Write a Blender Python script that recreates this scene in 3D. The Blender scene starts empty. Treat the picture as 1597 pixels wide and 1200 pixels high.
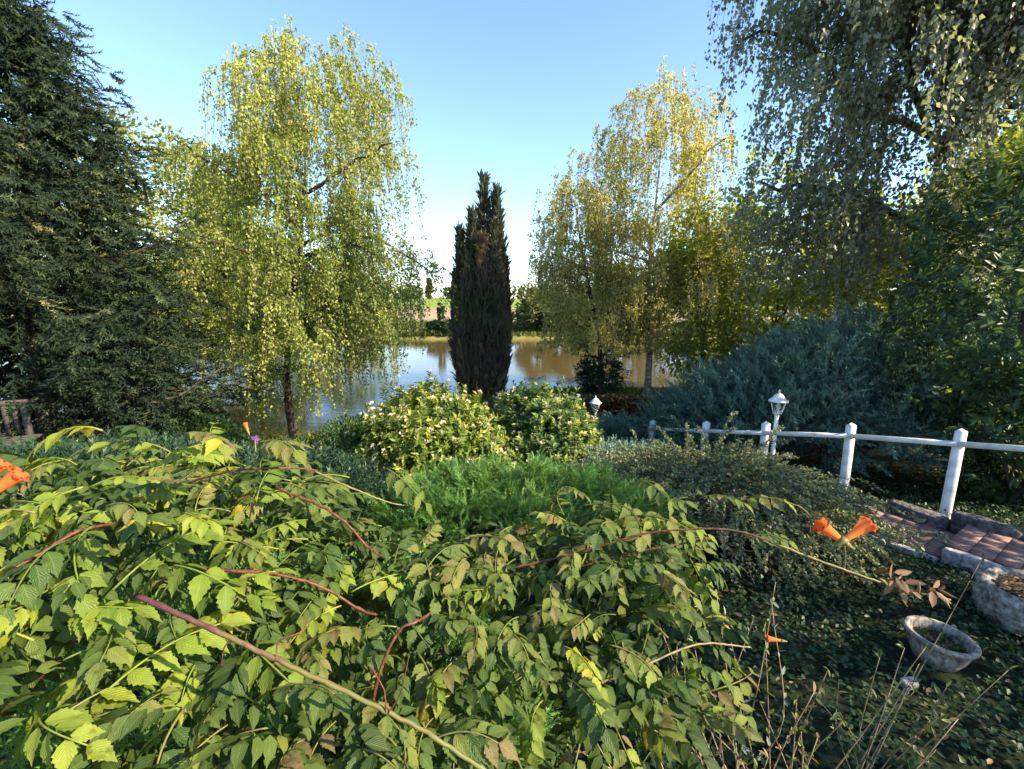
import bpy, math, random
import numpy as np
from mathutils import Vector, Matrix

# ------------------------------------------------------------------ camera, sky, sun, exposure
scn = bpy.context.scene
R = math.radians
rng = np.random.default_rng(11)
random.seed(5)
CAM = np.array([0.0, 0.0, 2.3]); FPX = 710.0; CX, CY = 798.5, 600.0
PITCH = math.atan(135 / FPX)
cd = bpy.data.cameras.new('camera'); cam = bpy.data.objects.new('camera', cd)
scn.collection.objects.link(cam); scn.camera = cam
cam.location = CAM; cam.rotation_euler = (math.pi / 2 - PITCH, 0, 0)
cd.sensor_width = 36; cd.lens = 36 * FPX / 1597; cd.clip_start = 0.05; cd.clip_end = 3000

SUN_AZ, SUN_EL = R(112), R(33)      # azimuth clockwise from the viewing direction (+Y)
w = bpy.data.worlds.new('World'); scn.world = w; w.use_nodes = True
nt = w.node_tree; bg = nt.nodes['Background']
sky = nt.nodes.new('ShaderNodeTexSky'); sky.sky_type = 'NISHITA'; sky.sun_disc = False
sky.sun_elevation = SUN_EL; sky.sun_rotation = SUN_AZ
sky.altitude = 100; sky.air_density = 1.0; sky.dust_density = 0.35; sky.ozone_density = 3.6
nt.links.new(sky.outputs[0], bg.inputs[0]); bg.inputs[1].default_value = 0.132
sl = bpy.data.lights.new('sun', 'SUN'); so = bpy.data.objects.new('sun', sl); scn.collection.objects.link(so)
sl.energy = 4.9; sl.angle = R(0.5); sl.color = (1.0, 0.84, 0.58)
sd = Vector((math.sin(SUN_AZ) * math.cos(SUN_EL), math.cos(SUN_AZ) * math.cos(SUN_EL), math.sin(SUN_EL)))
so.rotation_euler = sd.to_track_quat('Z', 'Y').to_euler(); so.location = (20, 0, 20)
vs = scn.view_settings; vs.view_transform = 'Standard'; vs.look = 'None'; vs.exposure = 1.6; vs.gamma = 1

# ------------------------------------------------------------------ helpers
COL = scn.collection
FWD = np.array([0, math.cos(PITCH), -math.sin(PITCH)]); UPV = np.array([0, math.sin(PITCH), math.cos(PITCH)])
def ray(px, py):
    return FWD + np.array([1.0, 0, 0]) * ((px - CX) / FPX) - UPV * ((py - CY) / FPX)
def at(px, py, Y):
    d = ray(px, py); return CAM + d * (Y / d[1])
def onz(px, py, z):
    d = ray(px, py); return CAM + d * ((z - CAM[2]) / d[2])
def nrm(a):
    a = np.asarray(a, float); return a / np.maximum(np.linalg.norm(a, axis=-1, keepdims=True), 1e-9)
def rnd_dirs(n):
    return nrm(rng.normal(size=(n, 3)))

ORI = {}
class Geo:
    def __init__(s): s.V = []; s.F3 = []; s.F4 = []; s.R = []; s.n = 0; s.A = []
    def add(s, V, F, r=0.5, a=None):
        V = np.asarray(V, float)
        if len(V) == 0: return s
        s.V.append(V)
        r = np.full(len(V), r, float) if np.isscalar(r) else np.asarray(r, float)
        s.R.append(r); s.A.append(np.zeros((len(V), 2)) if a is None else a)
        for f in (F if isinstance(F, (list, tuple)) else [F]):
            f = np.asarray(f, int)
            if f.size == 0: continue
            (s.F3 if f.shape[1] == 3 else s.F4).append(f + s.n)
        s.n += len(V); return s
    def box(s, c, size, rot=None, r=0.5):
        h = np.array(size) / 2
        V = np.array([[x, y, z] for x in (-1, 1) for y in (-1, 1) for z in (-1, 1)]) * h
        if rot is not None: V = V @ np.asarray(rot).T
        F = np.array([[0, 1, 3, 2], [4, 6, 7, 5], [0, 4, 5, 1], [2, 3, 7, 6], [0, 2, 6, 4], [1, 5, 7, 3]])
        return s.add(V + np.array(c), F, r)
    def mesh(s, name, smooth=False, org=(0, 0, 0)):
        V = np.concatenate(s.V) - np.array(org)
        f3 = np.concatenate(s.F3) if s.F3 else np.zeros((0, 3), int)
        f4 = np.concatenate(s.F4) if s.F4 else np.zeros((0, 4), int)
        me = bpy.data.meshes.new(name)
        me.vertices.add(len(V)); me.vertices.foreach_set('co', V.astype(np.float32).ravel())
        lo = np.concatenate([f3.ravel(), f4.ravel()]).astype(np.int32)
        tot = np.concatenate([np.full(len(f3), 3), np.full(len(f4), 4)]).astype(np.int32)
        st = np.concatenate([[0], np.cumsum(tot)[:-1]]).astype(np.int32)
        me.loops.add(len(lo)); me.loops.foreach_set('vertex_index', lo)
        me.polygons.add(len(tot)); me.polygons.foreach_set('loop_start', st); me.polygons.foreach_set('loop_total', tot)
        if smooth: me.polygons.foreach_set('use_smooth', np.ones(len(tot), bool))
        at_ = me.attributes.new('rnd', 'FLOAT', 'POINT'); at_.data.foreach_set('value', np.concatenate(s.R).astype(np.float32))
        A = np.concatenate(s.A)
        if np.abs(A).max() > 0:
            for k, nm in enumerate(('lu', 'lv')):
                q = me.attributes.new(nm, 'FLOAT', 'POINT'); q.data.foreach_set('value', A[:, k].astype(np.float32))
        me.update(calc_edges=True)
        return me
    def build(s, name, mat, parent=None, smooth=False, kind=None):
        org = ORI.get(parent.name, (0, 0, 0)) if parent else (0, 0, 0)
        me = s.mesh(name, smooth, org); return link(name, me, mat, parent, kind)

def link(name, me, mat, parent=None, kind=None, org=None):
    o = bpy.data.objects.new(name, me); COL.objects.link(o)
    if mat is not None and not me.materials: me.materials.append(mat)
    if parent: o.parent = parent; ORI[o.name] = ORI.get(parent.name, (0, 0, 0))
    if kind: o['kind'] = kind
    return o
def thing(name, loc, label, cat, group=None):
    o = bpy.data.objects.new(name, None); COL.objects.link(o); o.location = loc; o.empty_display_size = 0.2
    ORI[o.name] = np.array(loc, float); tag(o, label, cat, group); return o
def tag(o, label, cat, group=None):
    o['label'] = label; o['category'] = cat
    if group: o['group'] = group

def tube(pts, rad, sides=6, cap=True):
    P = np.asarray(pts, float); n = len(P); rad = np.broadcast_to(np.asarray(rad, float), (n,))
    T = nrm(np.gradient(P, axis=0))
    ref = np.array([0, 0, 1.0]) if abs(T[0][2]) < .9 else np.array([1.0, 0, 0])
    N = nrm(np.cross(T[0], ref)); a = np.linspace(0, 2 * math.pi, sides, endpoint=False); V = []
    for i in range(n):
        N = nrm(N - T[i] * np.dot(N, T[i])); B = np.cross(T[i], N)
        V.append(P[i] + rad[i] * (np.cos(a)[:, None] * N + np.sin(a)[:, None] * B))
    V = np.concatenate(V)
    i = np.arange(n - 1)[:, None] * sides; j = np.arange(sides)[None]; k = (j + 1) % sides
    F = np.stack([i + j, i + k, i + k + sides, i + j + sides], -1).reshape(-1, 4)
    fs = [F]
    if cap and sides >= 3:
        V = np.concatenate([V, P[:1], P[-1:]]); c0 = n * sides; jj = np.arange(sides); kk = (jj + 1) % sides
        fs.append(np.stack([np.full(sides, c0), kk, jj], -1)); b = (n - 1) * sides
        fs.append(np.stack([np.full(sides, c0 + 1), b + jj, b + kk], -1))
    return V, fs
def tubes3(P, rad):
    """many thin three-sided twigs at once; P (N,K,3), rad scalar or (N,K)"""
    N, K, _ = P.shape; T = nrm(np.gradient(P, axis=1)); ref = np.zeros_like(T); ref[..., 0] = .3; ref[..., 1] = 1
    A = nrm(np.cross(T, ref)); B = np.cross(T, A); rad = np.broadcast_to(rad, (N, K))[..., None]
    V = np.stack([P + rad * (math.cos(t) * A + math.sin(t) * B) for t in (0, 2.094, 4.189)], 2)
    base = (np.arange(N)[:, None] * K + np.arange(K - 1)[None])[..., None] * 3
    j = np.arange(3); k = (j + 1) % 3
    F = np.stack([base + j, base + k, base + k + 3, base + j + 3], -1).reshape(-1, 4)
    return V.reshape(-1, 3), F
def lathe(prof, sides=24, c=(0, 0, 0)):
    a = np.linspace(0, 2 * math.pi, sides, endpoint=False); n = len(prof)
    V = np.array([[r * math.cos(t), r * math.sin(t), z] for r, z in prof for t in a]) + np.array(c)
    i = np.arange(n - 1)[:, None] * sides; j = np.arange(sides)[None]; k = (j + 1) % sides
    return V, np.stack([i + j, i + k, i + k + sides, i + j + sides], -1).reshape(-1, 4)
def curve(pts, n):
    """Catmull-Rom through points"""
    P = np.asarray(pts, float); P = np.concatenate([[2 * P[0] - P[1]], P, [2 * P[-1] - P[-2]]])
    out = []; m = len(P) - 3
    for t in np.linspace(0, m, n):
        i = min(int(t), m - 1); f = t - i; a, b, c, d = P[i:i + 4]
        out.append(.5 * (2 * b + (c - a) * f + (2 * a - 5 * b + 4 * c - d) * f * f + (3 * b - a - 3 * c + d) * f ** 3))
    return np.array(out)
def scatter(g, tpl, P, Fw, Up, S, r):
    """place a template (V, F[, A]) at every P; template y = forward, z = up"""
    tV, tF = tpl[0], tpl[1]; N = len(P); K = len(tV)
    if N == 0: return
    Fw = nrm(Fw); X = nrm(np.cross(Fw, Up)); Z = np.cross(X, Fw); S = np.broadcast_to(S, (N,))[:, None, None]
    V = P[:, None] + S * (tV[None, :, 0:1] * X[:, None] + tV[None, :, 1:2] * Fw[:, None] + tV[None, :, 2:3] * Z[:, None])
    F = (np.arange(N)[:, None, None] * K + tF[None]).reshape(-1, tF.shape[1])
    A = np.tile(tpl[2], (N, 1)) if len(tpl) > 2 else None
    g.add(V.reshape(-1, 3), F, np.repeat(np.broadcast_to(r, (N,)), K), A)

_fr = rng.normal(size=(14, 3)); _fp = rng.uniform(0, 6.28, 14)
def noise(P, s=1.0):
    """cheap smooth noise, about -1..1"""
    P = np.asarray(P, float) / s; v = np.zeros(P.shape[:-1])
    for k in range(14): v = v + np.sin(P @ _fr[k] * (1 + .25 * k) + _fp[k]) / (1 + .15 * k)
    return v / 4.2

# leaf templates (y along the leaf, z its upper side)
SLIM = (np.array([[0, 0, 0], [-.2, .45, .07], [0, 1, -.08], [.2, .45, .07]]), np.array([[0, 2, 1], [0, 3, 2]]))
DIAMOND = (np.array([[0, 0, 0], [-.36, .42, .10], [0, 1, -.06], [.36, .42, .10]]), np.array([[0, 2, 1], [0, 3, 2]]))
OVAL = (np.array([[0, 0, 0], [-.17, .3, .06], [-.16, .68, .02], [0, 1, -.08], [.16, .68, .02], [.17, .3, .06]]),
        np.array([[0, 3, 2, 1], [0, 5, 4, 3]]))
def plume(n, ln, wd, fwd=.75, rad=.66, taper=.7, axisw=.02):
    V = []; F = []
    def kite(b, d, L, W):
        d = nrm(d); s = nrm(np.cross(d, [.3, .2, .93])); i = len(V)
        V.extend([b - s * W * .8, b + s * W * .8, b + d * L]); F.append([i, i + 1, i + 2])
    for k in range(n):
        t = (k + .3) / n; az = k * 2.4
        kite(np.array([0, t * .9, -.18 * t * t]), np.array([rad * math.cos(az), fwd, rad * math.sin(az) - .2 * t]), ln * (1 - taper * t), wd)
    kite(np.array([0, .6, -.07]), np.array([0, 1, -.3]), .42, wd)
    kite(np.array([0, 0, 0]), np.array([0, 1, -.1]), .8, axisw)
    return np.array(V), np.array(F)
PLUME = plume(13, .42, .045)
BIGPLUME = plume(22, .36, .028, .8, .55)
FINE = plume(20, .34, .026, .8, .6)
CYP = plume(8, .5, .08, .9, .35)
def shoot(n):
    V = []; F = []
    for k in range(n):
        t = (k + .5) / n; az = k * 2.4; b = np.array([0, t, 0]); d = nrm(np.array([math.cos(az), .75, math.sin(az)]))
        s = nrm(np.cross(d, [.2, .9, .3])) * .05; i = len(V)
        V.extend([b - s, b + s, b + d * .30]); F.append([i, i + 1, i + 2])
    i = len(V)
    for y, rr in ((0, .035), (1.02, .03)):
        for a in (0, 2.1, 4.2): V.append([rr * math.cos(a), y, rr * math.sin(a)])
    for a in range(3): F.append([i + a, i + (a + 1) % 3, i + 3 + a])
    return np.array(V), np.array(F)
SHOOT = shoot(17)

# ------------------------------------------------------------------ materials
def mat_new(name):
    m = bpy.data.materials.new(name); m.use_nodes = True; n = m.node_tree; n.nodes.clear()
    out = n.nodes.new('ShaderNodeOutputMaterial'); return m, n, out
def ramp(n, cols):
    r = n.nodes.new('ShaderNodeValToRGB'); e = r.color_ramp.elements
    while len(e) < len(cols): e.new(.5)
    for k, (p, c) in enumerate(cols): e[k].position = p; e[k].color = (*c, 1)
    return r
def leafmat(name, cols, trans=.35, rough=.5, spec=.35, veins=False, objrnd=False, tcol=1.25):
    m, n, out = mat_new(name); L = n.links.new
    a = n.nodes.new('ShaderNodeAttribute'); a.attribute_name = 'rnd'; val = a.outputs['Fac']
    if objrnd:
        oi = n.nodes.new('ShaderNodeObjectInfo'); ad = n.nodes.new('ShaderNodeMath'); ad.operation = 'MULTIPLY_ADD'
        L(oi.outputs['Random'], ad.inputs[0]); ad.inputs[1].default_value = .62; L(val, ad.inputs[2])
        mm = n.nodes.new('ShaderNodeMath'); mm.operation = 'ADD'; L(ad.outputs[0], mm.inputs[0]); mm.inputs[1].default_value = -.31; val = mm.outputs[0]
    r = ramp(n, cols); L(val, r.inputs[0]); col = r.outputs[0]
    p = n.nodes.new('ShaderNodeBsdfPrincipled'); p.inputs['Roughness'].default_value = rough
    p.inputs['Specular IOR Level'].default_value = spec
    if veins:
        u = n.nodes.new('ShaderNodeAttribute'); u.attribute_name = 'lu'; v = n.nodes.new('ShaderNodeAttribute'); v.attribute_name = 'lv'
        m1 = n.nodes.new('ShaderNodeMath'); m1.operation = 'MULTIPLY_ADD'; L(v.outputs['Fac'], m1.inputs[0]); m1.inputs[1].default_value = -.34; L(u.outputs['Fac'], m1.inputs[2])
        m2 = n.nodes.new('ShaderNodeMath'); m2.operation = 'MULTIPLY'; L(m1.outputs[0], m2.inputs[0]); m2.inputs[1].default_value = 9 * 2 * math.pi
        m3 = n.nodes.new('ShaderNodeMath'); m3.operation = 'COSINE'; L(m2.outputs[0], m3.inputs[0])
        rr = ramp(n, [(0, (0, 0, 0)), (.9, (0, 0, 0)), (1, (1, 1, 1))])
        h = n.nodes.new('ShaderNodeMapRange'); L(m3.outputs[0], h.inputs[0]); h.inputs[1].default_value = -1
        L(h.outputs[0], rr.inputs[0])
        mid = n.nodes.new('ShaderNodeMapRange'); L(v.outputs['Fac'], mid.inputs[0]); mid.inputs[1].default_value = .1; mid.inputs[2].default_value = 0
        mx = n.nodes.new('ShaderNodeMath'); mx.operation = 'MAXIMUM'; L(rr.outputs[0], mx.inputs[0]); L(mid.outputs[0], mx.inputs[1])
        mc = n.nodes.new('ShaderNodeMixRGB'); mc.blend_type = 'MIX'; ms = n.nodes.new('ShaderNodeMath'); ms.operation = 'MULTIPLY'
        L(mx.outputs[0], ms.inputs[0]); ms.inputs[1].default_value = .22; L(ms.outputs[0], mc.inputs[0]); L(col, mc.inputs[1]); mc.inputs[2].default_value = (.36, .42, .13, 1)
        nz = n.nodes.new('ShaderNodeTexNoise'); nz.inputs['Scale'].default_value = 38; nz.inputs['Detail'].default_value = 4
        geo = n.nodes.new('ShaderNodeNewGeometry'); L(geo.outputs['Position'], nz.inputs['Vector'])
        sr = ramp(n, [(.30, (.42, .3, .2)), (.38, (.9, .86, .75)), (.5, (1, 1, 1)), (.66, (1, 1, 1)), (.8, (1.15, 1, .6))]); L(nz.outputs['Fac'], sr.inputs[0])
        ml = n.nodes.new('ShaderNodeMixRGB'); ml.blend_type = 'MULTIPLY'; ml.inputs[0].default_value = .8; L(mc.outputs[0], ml.inputs[1]); L(sr.outputs[0], ml.inputs[2]); col = ml.outputs[0]
        b = n.nodes.new('ShaderNodeBump'); b.inputs['Strength'].default_value = .45; b.inputs['Distance'].default_value = .002
        L(h.outputs[0], b.inputs['Height']); b.invert = True; L(b.outputs[0], p.inputs['Normal'])
    L(col, p.inputs['Base Color'])
    t = n.nodes.new('ShaderNodeBsdfTranslucent'); tc = n.nodes.new('ShaderNodeMixRGB'); tc.blend_type = 'MULTIPLY'; tc.inputs[0].default_value = 1
    L(col, tc.inputs[1]); tc.inputs[2].default_value = (tcol * 1.05, tcol, tcol * .55, 1); L(tc.outputs[0], t.inputs[0])
    mx = n.nodes.new('ShaderNodeMixShader'); mx.inputs[0].default_value = trans; L(p.outputs[0], mx.inputs[1]); L(t.outputs[0], mx.inputs[2]); L(mx.outputs[0], out.inputs[0])
    return m
def mat(name, cols, scale=8, rough=.7, bump=.3, detail=6, spec=.3, stretch=(1, 1, 1), metal=0, dist=.02, coords='Object'):
    m, n, out = mat_new(name); L = n.links.new
    tc = n.nodes.new('ShaderNodeTexCoord'); mp = n.nodes.new('ShaderNodeMapping'); mp.inputs['Scale'].default_value = stretch
    L(tc.outputs[coords], mp.inputs[0]); nz = n.nodes.new('ShaderNodeTexNoise'); nz.inputs['Scale'].default_value = scale; nz.inputs['Detail'].default_value = detail
    L(mp.outputs[0], nz.inputs['Vector']); k = len(cols) - 1
    r = ramp(n, [(.28 + .44 * i / max(k, 1), c) for i, c in enumerate(cols)]); L(nz.outputs['Fac'], r.inputs[0])
    p = n.nodes.new('ShaderNodeBsdfPrincipled'); L(r.outputs[0], p.inputs['Base Color']); p.inputs['Roughness'].default_value = rough
    p.inputs['Specular IOR Level'].default_value = spec; p.inputs['Metallic'].default_value = metal
    b = n.nodes.new('ShaderNodeBump'); b.inputs['Strength'].default_value = bump; b.inputs['Distance'].default_value = dist
    L(nz.outputs['Fac'], b.inputs['Height']); L(b.outputs[0], p.inputs['Normal']); L(p.outputs[0], out.inputs[0]); return m

M = {}
M['birch'] = leafmat('birch_leaf', [(0, (.11, .17, .04)), (.4, (.26, .32, .075)), (.75, (.45, .46, .12)), (1, (.62, .57, .17))], .48)
M['birch2'] = leafmat('autumn_birch_leaf', [(0, (.18, .21, .07)), (.4, (.38, .38, .14)), (.75, (.57, .53, .19)), (1, (.70, .62, .24))], .55)
M['birch3'] = leafmat('green_birch_leaf', [(0, (.14, .165, .12)), (.5, (.23, .265, .18)), (.9, (.31, .33, .19)), (1, (.45, .40, .15))], .5, .38, .7)
M['hazel'] = leafmat('hazel_leaf', [(0, (.13, .18, .04)), (.5, (.30, .35, .07)), (1, (.54, .52, .10))], .6)
M['robinia'] = leafmat('robinia_leaf', [(0, (.14, .18, .05)), (.5, (.25, .29, .08)), (1, (.38, .38, .13))], .45)
M['fartree'] = leafmat('far_leaf', [(0, (.05, .075, .02)), (.5, (.11, .13, .03)), (1, (.22, .19, .045))], .3)
M['spruce'] = leafmat('spruce_needle', [(0, (.009, .019, .012)), (.5, (.028, .048, .026)), (.85, (.10, .13, .055)), (1, (.24, .22, .09))], .15, .65, .1)
M['cypress'] = leafmat('cypress_leaf', [(0, (.045, .065, .045)), (.4, (.095, .115, .07)), (.6, (.13, .11, .082)), (.85, (.19, .14, .105)), (1, (.46, .30, .10))], .35, .7, .15)
M['bluejun'] = leafmat('blue_juniper', [(0, (.06, .12, .10)), (.5, (.125, .23, .19)), (.92, (.22, .35, .28)), (1, (.24, .19, .12))], .15, .55)
M['greenjun'] = leafmat('green_juniper', [(0, (.05, .12, .03)), (.5, (.11, .24, .05)), (.9, (.18, .32, .065)), (1, (.30, .38, .08))], .25)
M['darkjun'] = leafmat('dark_juniper', [(0, (.010, .026, .014)), (.5, (.022, .055, .026)), (1, (.05, .10, .045))], .15)
M['coton'] = leafmat('cotoneaster_leaf', [(0, (.085, .115, .055)), (.5, (.18, .22, .11)), (.9, (.29, .32, .17)), (1, (.36, .26, .13))], .35, .5, .35)
M['shrub'] = leafmat('flowering_shrub_leaf', [(0, (.035, .085, .02)), (.5, (.085, .15, .028)), (.85, (.22, .28, .04)), (1, (.38, .38, .07))], .35)
M['shrubdark'] = leafmat('glossy_shrub_leaf', [(0, (.035, .075, .028)), (.6, (.075, .14, .045)), (.92, (.16, .24, .06)), (1, (.36, .38, .08))], .35)
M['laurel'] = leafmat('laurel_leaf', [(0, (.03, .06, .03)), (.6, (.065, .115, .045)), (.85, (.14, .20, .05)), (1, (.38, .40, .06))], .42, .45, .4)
M['cover'] = leafmat('ground_cover_leaf', [(0, (.014, .036, .012)), (.6, (.030, .066, .022)), (1, (.065, .11, .03))], .25)
M['grass'] = leafmat('grass_blade', [(0, (.05, .08, .02)), (.6, (.11, .14, .03)), (1, (.26, .22, .07))], .35)
M['browncover'] = leafmat('brown_hedge_leaf', [(0, (.05, .035, .018)), (.5, (.16, .09, .035)), (1, (.30, .18, .06))], .3)
VC = [(0, (.026, .065, .018)), (.25, (.05, .10, .022)), (.5, (.10, .155, .028)), (.66, (.16, .19, .036)), (.78, (.18, .135, .06)), (.9, (.2, .27, .035)), (1, (.46, .36, .03))]
M['vine'] = leafmat('vine_leaf', VC, .38, .52, .3, veins=True, objrnd=True)
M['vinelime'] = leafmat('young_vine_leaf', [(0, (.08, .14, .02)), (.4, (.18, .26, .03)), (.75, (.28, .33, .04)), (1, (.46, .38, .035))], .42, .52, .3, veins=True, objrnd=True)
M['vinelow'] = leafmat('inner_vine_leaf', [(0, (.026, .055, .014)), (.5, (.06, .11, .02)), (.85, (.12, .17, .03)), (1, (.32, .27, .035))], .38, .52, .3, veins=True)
M['cane_red'] = mat('red_cane', [(.035, .014, .011), (.11, .032, .02), (.17, .075, .035)], 90, .5, .4, dist=.002)
M['cane_green'] = mat('green_cane', [(.09, .095, .03), (.16, .155, .05), (.14, .085, .04)], 70, .5, .4, dist=.002)
M['cane_purple'] = mat('purple_cane', [(.13, .04, .065), (.17, .07, .07), (.20, .15, .07)], 14, .5, .4, dist=.002)
M['cane_mix'] = leafmat('ripening_cane', [(0, (.075, .022, .034)), (.2, (.10, .045, .035)), (.4, (.12, .095, .036)), (1, (.12, .125, .036))], 0., .55, .3)
M['drystem'] = mat('dry_stem', [(.10, .065, .04), (.24, .17, .10), (.34, .26, .17)], 30, .7, .3, dist=.002)
M['silver'] = leafmat('silver_leaf', [(0, (.10, .14, .11)), (1, (.25, .30, .26))], .2)
M['bark'] = mat('brown_bark', [(.025, .018, .013), (.07, .052, .038), (.12, .095, .07)], 14, .9, .8, stretch=(1, 1, .35), dist=.03)
M['whitebark'] = mat('birch_bark', [(.03, .025, .02), (.20, .17, .14), (.46, .41, .35), (.55, .5, .43)], 7, .7, .5, stretch=(.6, .6, 3.2), dist=.02)
M['twig'] = mat('twig', [(.05, .033, .022), (.10, .07, .05)], 12, .8, .2)
M['white'] = mat('white_paint', [(.38, .40, .35), (.68, .68, .66), (.78, .78, .77)], 7, .45, .15, spec=.4, dist=.004)
M['oldwood'] = mat('weathered_wood', [(.025, .021, .018), (.055, .048, .041), (.095, .086, .074)], 16, .85, .6, stretch=(1, 6, 6), dist=.01)
M['stone'] = mat('lichen_stone', [(.045, .038, .03), (.20, .18, .15), (.40, .38, .35)], 26, .9, 1.0, detail=12, dist=.03)
M['concrete'] = mat('weathered_concrete', [(.06, .045, .038), (.24, .21, .18), (.42, .38, .34)], 34, .9, .9, detail=12, stretch=(1, 1, .5), dist=.012)
M['darkstone'] = mat('dark_edging_stone', [(.035, .03, .028), (.10, .09, .085), (.20, .19, .18)], 22, .9, 1.0, detail=12, dist=.03)
M['kerb'] = mat('pale_kerb_stone', [(.10, .085, .075), (.40, .37, .35), (.60, .57, .55)], 24, .85, .9, detail=12, dist=.02)
M['tile'] = mat('terracotta_tile', [(.13, .08, .065), (.22, .13, .105), (.30, .20, .165)], 16, .8, .8, detail=12, dist=.01)
M['mortar'] = mat('mortar', [(.09, .075, .065), (.17, .15, .13)], 20, .95, .6)
M['soil'] = mat('soil', [(.018, .014, .010), (.045, .034, .024), (.085, .06, .04)], 14, .95, 1.0, dist=.03)
M['deadleaf'] = leafmat('dead_leaf', [(0, (.06, .035, .02)), (.5, (.16, .09, .045)), (1, (.30, .19, .10))], .2, .7)
M['petal'] = leafmat('trumpet_petal', [(0, (.62, .36, .07)), (.35, (.66, .22, .05)), (.75, (.60, .12, .045)), (1, (.48, .05, .035))], .4, .7, .12)
M['purple'] = leafmat('purple_petal', [(0, (.16, .07, .24)), (1, (.25, .11, .32))], .3)
M['whitepetal'] = leafmat('pale_petal', [(0, (.74, .58, .42)), (.5, (.82, .72, .6)), (1, (.86, .84, .78))], .3)

def glassmat():
    m, n, out = mat_new('lamp_glass'); p = n.nodes.new('ShaderNodeBsdfPrincipled'); p.inputs['Transmission Weight'].default_value = 1
    p.inputs['Roughness'].default_value = .05; p.inputs['IOR'].default_value = 1.1; p.inputs['Base Color'].default_value = (.9, .95, 1, 1)
    n.links.new(p.outputs[0], out.inputs[0]); return m
M['glass'] = glassmat()
def watermat():
    m, n, out = mat_new('pond_water'); L = n.links.new; p = n.nodes.new('ShaderNodeBsdfPrincipled')
    p.inputs['Base Color'].default_value = (.085, .062, .022, 1); p.inputs['Roughness'].default_value = .02; p.inputs['IOR'].default_value = 1.33
    tc = n.nodes.new('ShaderNodeTexCoord'); mp = n.nodes.new('ShaderNodeMapping'); mp.inputs['Scale'].default_value = (1.1, 3.2, 1); L(tc.outputs['Object'], mp.inputs[0])
    nz = n.nodes.new('ShaderNodeTexNoise'); nz.inputs['Scale'].default_value = 1.6; nz.inputs['Detail'].default_value = 4; L(mp.outputs[0], nz.inputs['Vector'])
    b = n.nodes.new('ShaderNodeBump'); b.inputs['Strength'].default_value = .10; b.inputs['Distance'].default_value = .05; L(nz.outputs['Fac'], b.inputs['Height'])
    L(b.outputs[0], p.inputs['Normal']); L(p.outputs[0], out.inputs[0]); return m
M['water'] = watermat()
def groundmat():
    m, n, out = mat_new('ground_cover'); L = n.links.new; geo = n.nodes.new('ShaderNodeNewGeometry'); sx = n.nodes.new('ShaderNodeSeparateXYZ'); L(geo.outputs['Position'], sx.inputs[0])
    def nz(s, d=6):
        q = n.nodes.new('ShaderNodeTexNoise'); q.inputs['Scale'].default_value = s; q.inputs['Detail'].default_value = d; L(geo.outputs['Position'], q.inputs['Vector']); return q
    n1 = nz(3.5); near = ramp(n, [(.3, (.007, .011, .005)), (.5, (.013, .020, .009)), (.7, (.024, .028, .014))]); L(n1.outputs[0], near.inputs[0])
    n2 = nz(.5); bank = ramp(n, [(.3, (.09, .11, .025)), (.5, (.16, .15, .045)), (.7, (.24, .19, .07))]); L(n2.outputs[0], bank.inputs[0])
    n3 = nz(.16); stub = ramp(n, [(.3, (.24, .17, .11)), (.5, (.34, .24, .15)), (.7, (.30, .25, .12))]); L(n3.outputs[0], stub.inputs[0])
    n4 = nz(.05); fld = ramp(n, [(.3, (.14, .20, .035)), (.7, (.22, .26, .05))]); L(n4.outputs[0], fld.inputs[0])
    wob = nz(.12); ym = n.nodes.new('ShaderNodeMath'); ym.operation = 'MULTIPLY_ADD'; L(wob.outputs[0], ym.inputs[0]); ym.inputs[1].default_value = 5; L(sx.outputs['Y'], ym.inputs[2])
    cur = near.outputs[0]
    for y0, y1, nxt in ((33, 39, bank), (54, 60, stub), (92, 98, fld)):
        mr = n.nodes.new('ShaderNodeMapRange'); L(ym.outputs[0], mr.inputs[0]); mr.inputs[1].default_value = y0 + 2.5; mr.inputs[2].default_value = y1 + 2.5
        mx = n.nodes.new('ShaderNodeMixRGB'); L(mr.outputs[0], mx.inputs[0]); L(cur, mx.inputs[1]); L(nxt.outputs[0], mx.inputs[2]); cur = mx.outputs[0]
    p = n.nodes.new('ShaderNodeBsdfPrincipled'); p.inputs['Roughness'].default_value = .95; p.inputs['Specular IOR Level'].default_value = .1; L(cur, p.inputs['Base Color'])
    b = n.nodes.new('ShaderNodeBump'); b.inputs['Strength'].default_value = .8; b.inputs['Distance'].default_value = .05; q = nz(9, 8); L(q.outputs[0], b.inputs['Height']); L(b.outputs[0], p.inputs['Normal'])
    L(p.outputs[0], out.inputs[0]); return m
M['ground'] = groundmat()

# ------------------------------------------------------------------ the lie of the land
WATER_Z = -1.2
def shore(x): return np.interp(x, [-60, -14, -7, -4.6, -3, -1, 2, 6, 12, 60], [7.8, 8.4, 9.6, 10.9, 13, 15.4, 16.3, 16.3, 15.5, 15])
def gz(x, y):
    x = np.asarray(x, float); y = np.asarray(y, float)
    zr = np.interp(y, [-5, 3.4, 4.6, 6, 7.8, 10, 16], [0, 0, -.16, -.44, -.80, -1.0, -1.06]); zl = np.interp(y, [-5, 4.6, 6.5, 8, 9.5], [0, -.05, -.15, -.5, -1.06])
    k = np.clip((x + 5) / 5, 0, 1); z = zl * (1 - k) + zr * k
    s = shore(x); bed = -1.06 - np.clip((y - s) / .5, 0, 1) * .9
    far = np.interp(y, [38.5, 39.4, 45, 120, 260, 900], [-1.96, -.85, -.55, .55, 1.6, 1.6])
    z = np.where(y < s, z, bed); return np.where(y > 38.5, far, z)
xs = np.unique(np.concatenate([np.arange(-24, 24.01, .8), np.linspace(-900, -24, 40), np.linspace(24, 900, 40)]))
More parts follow.
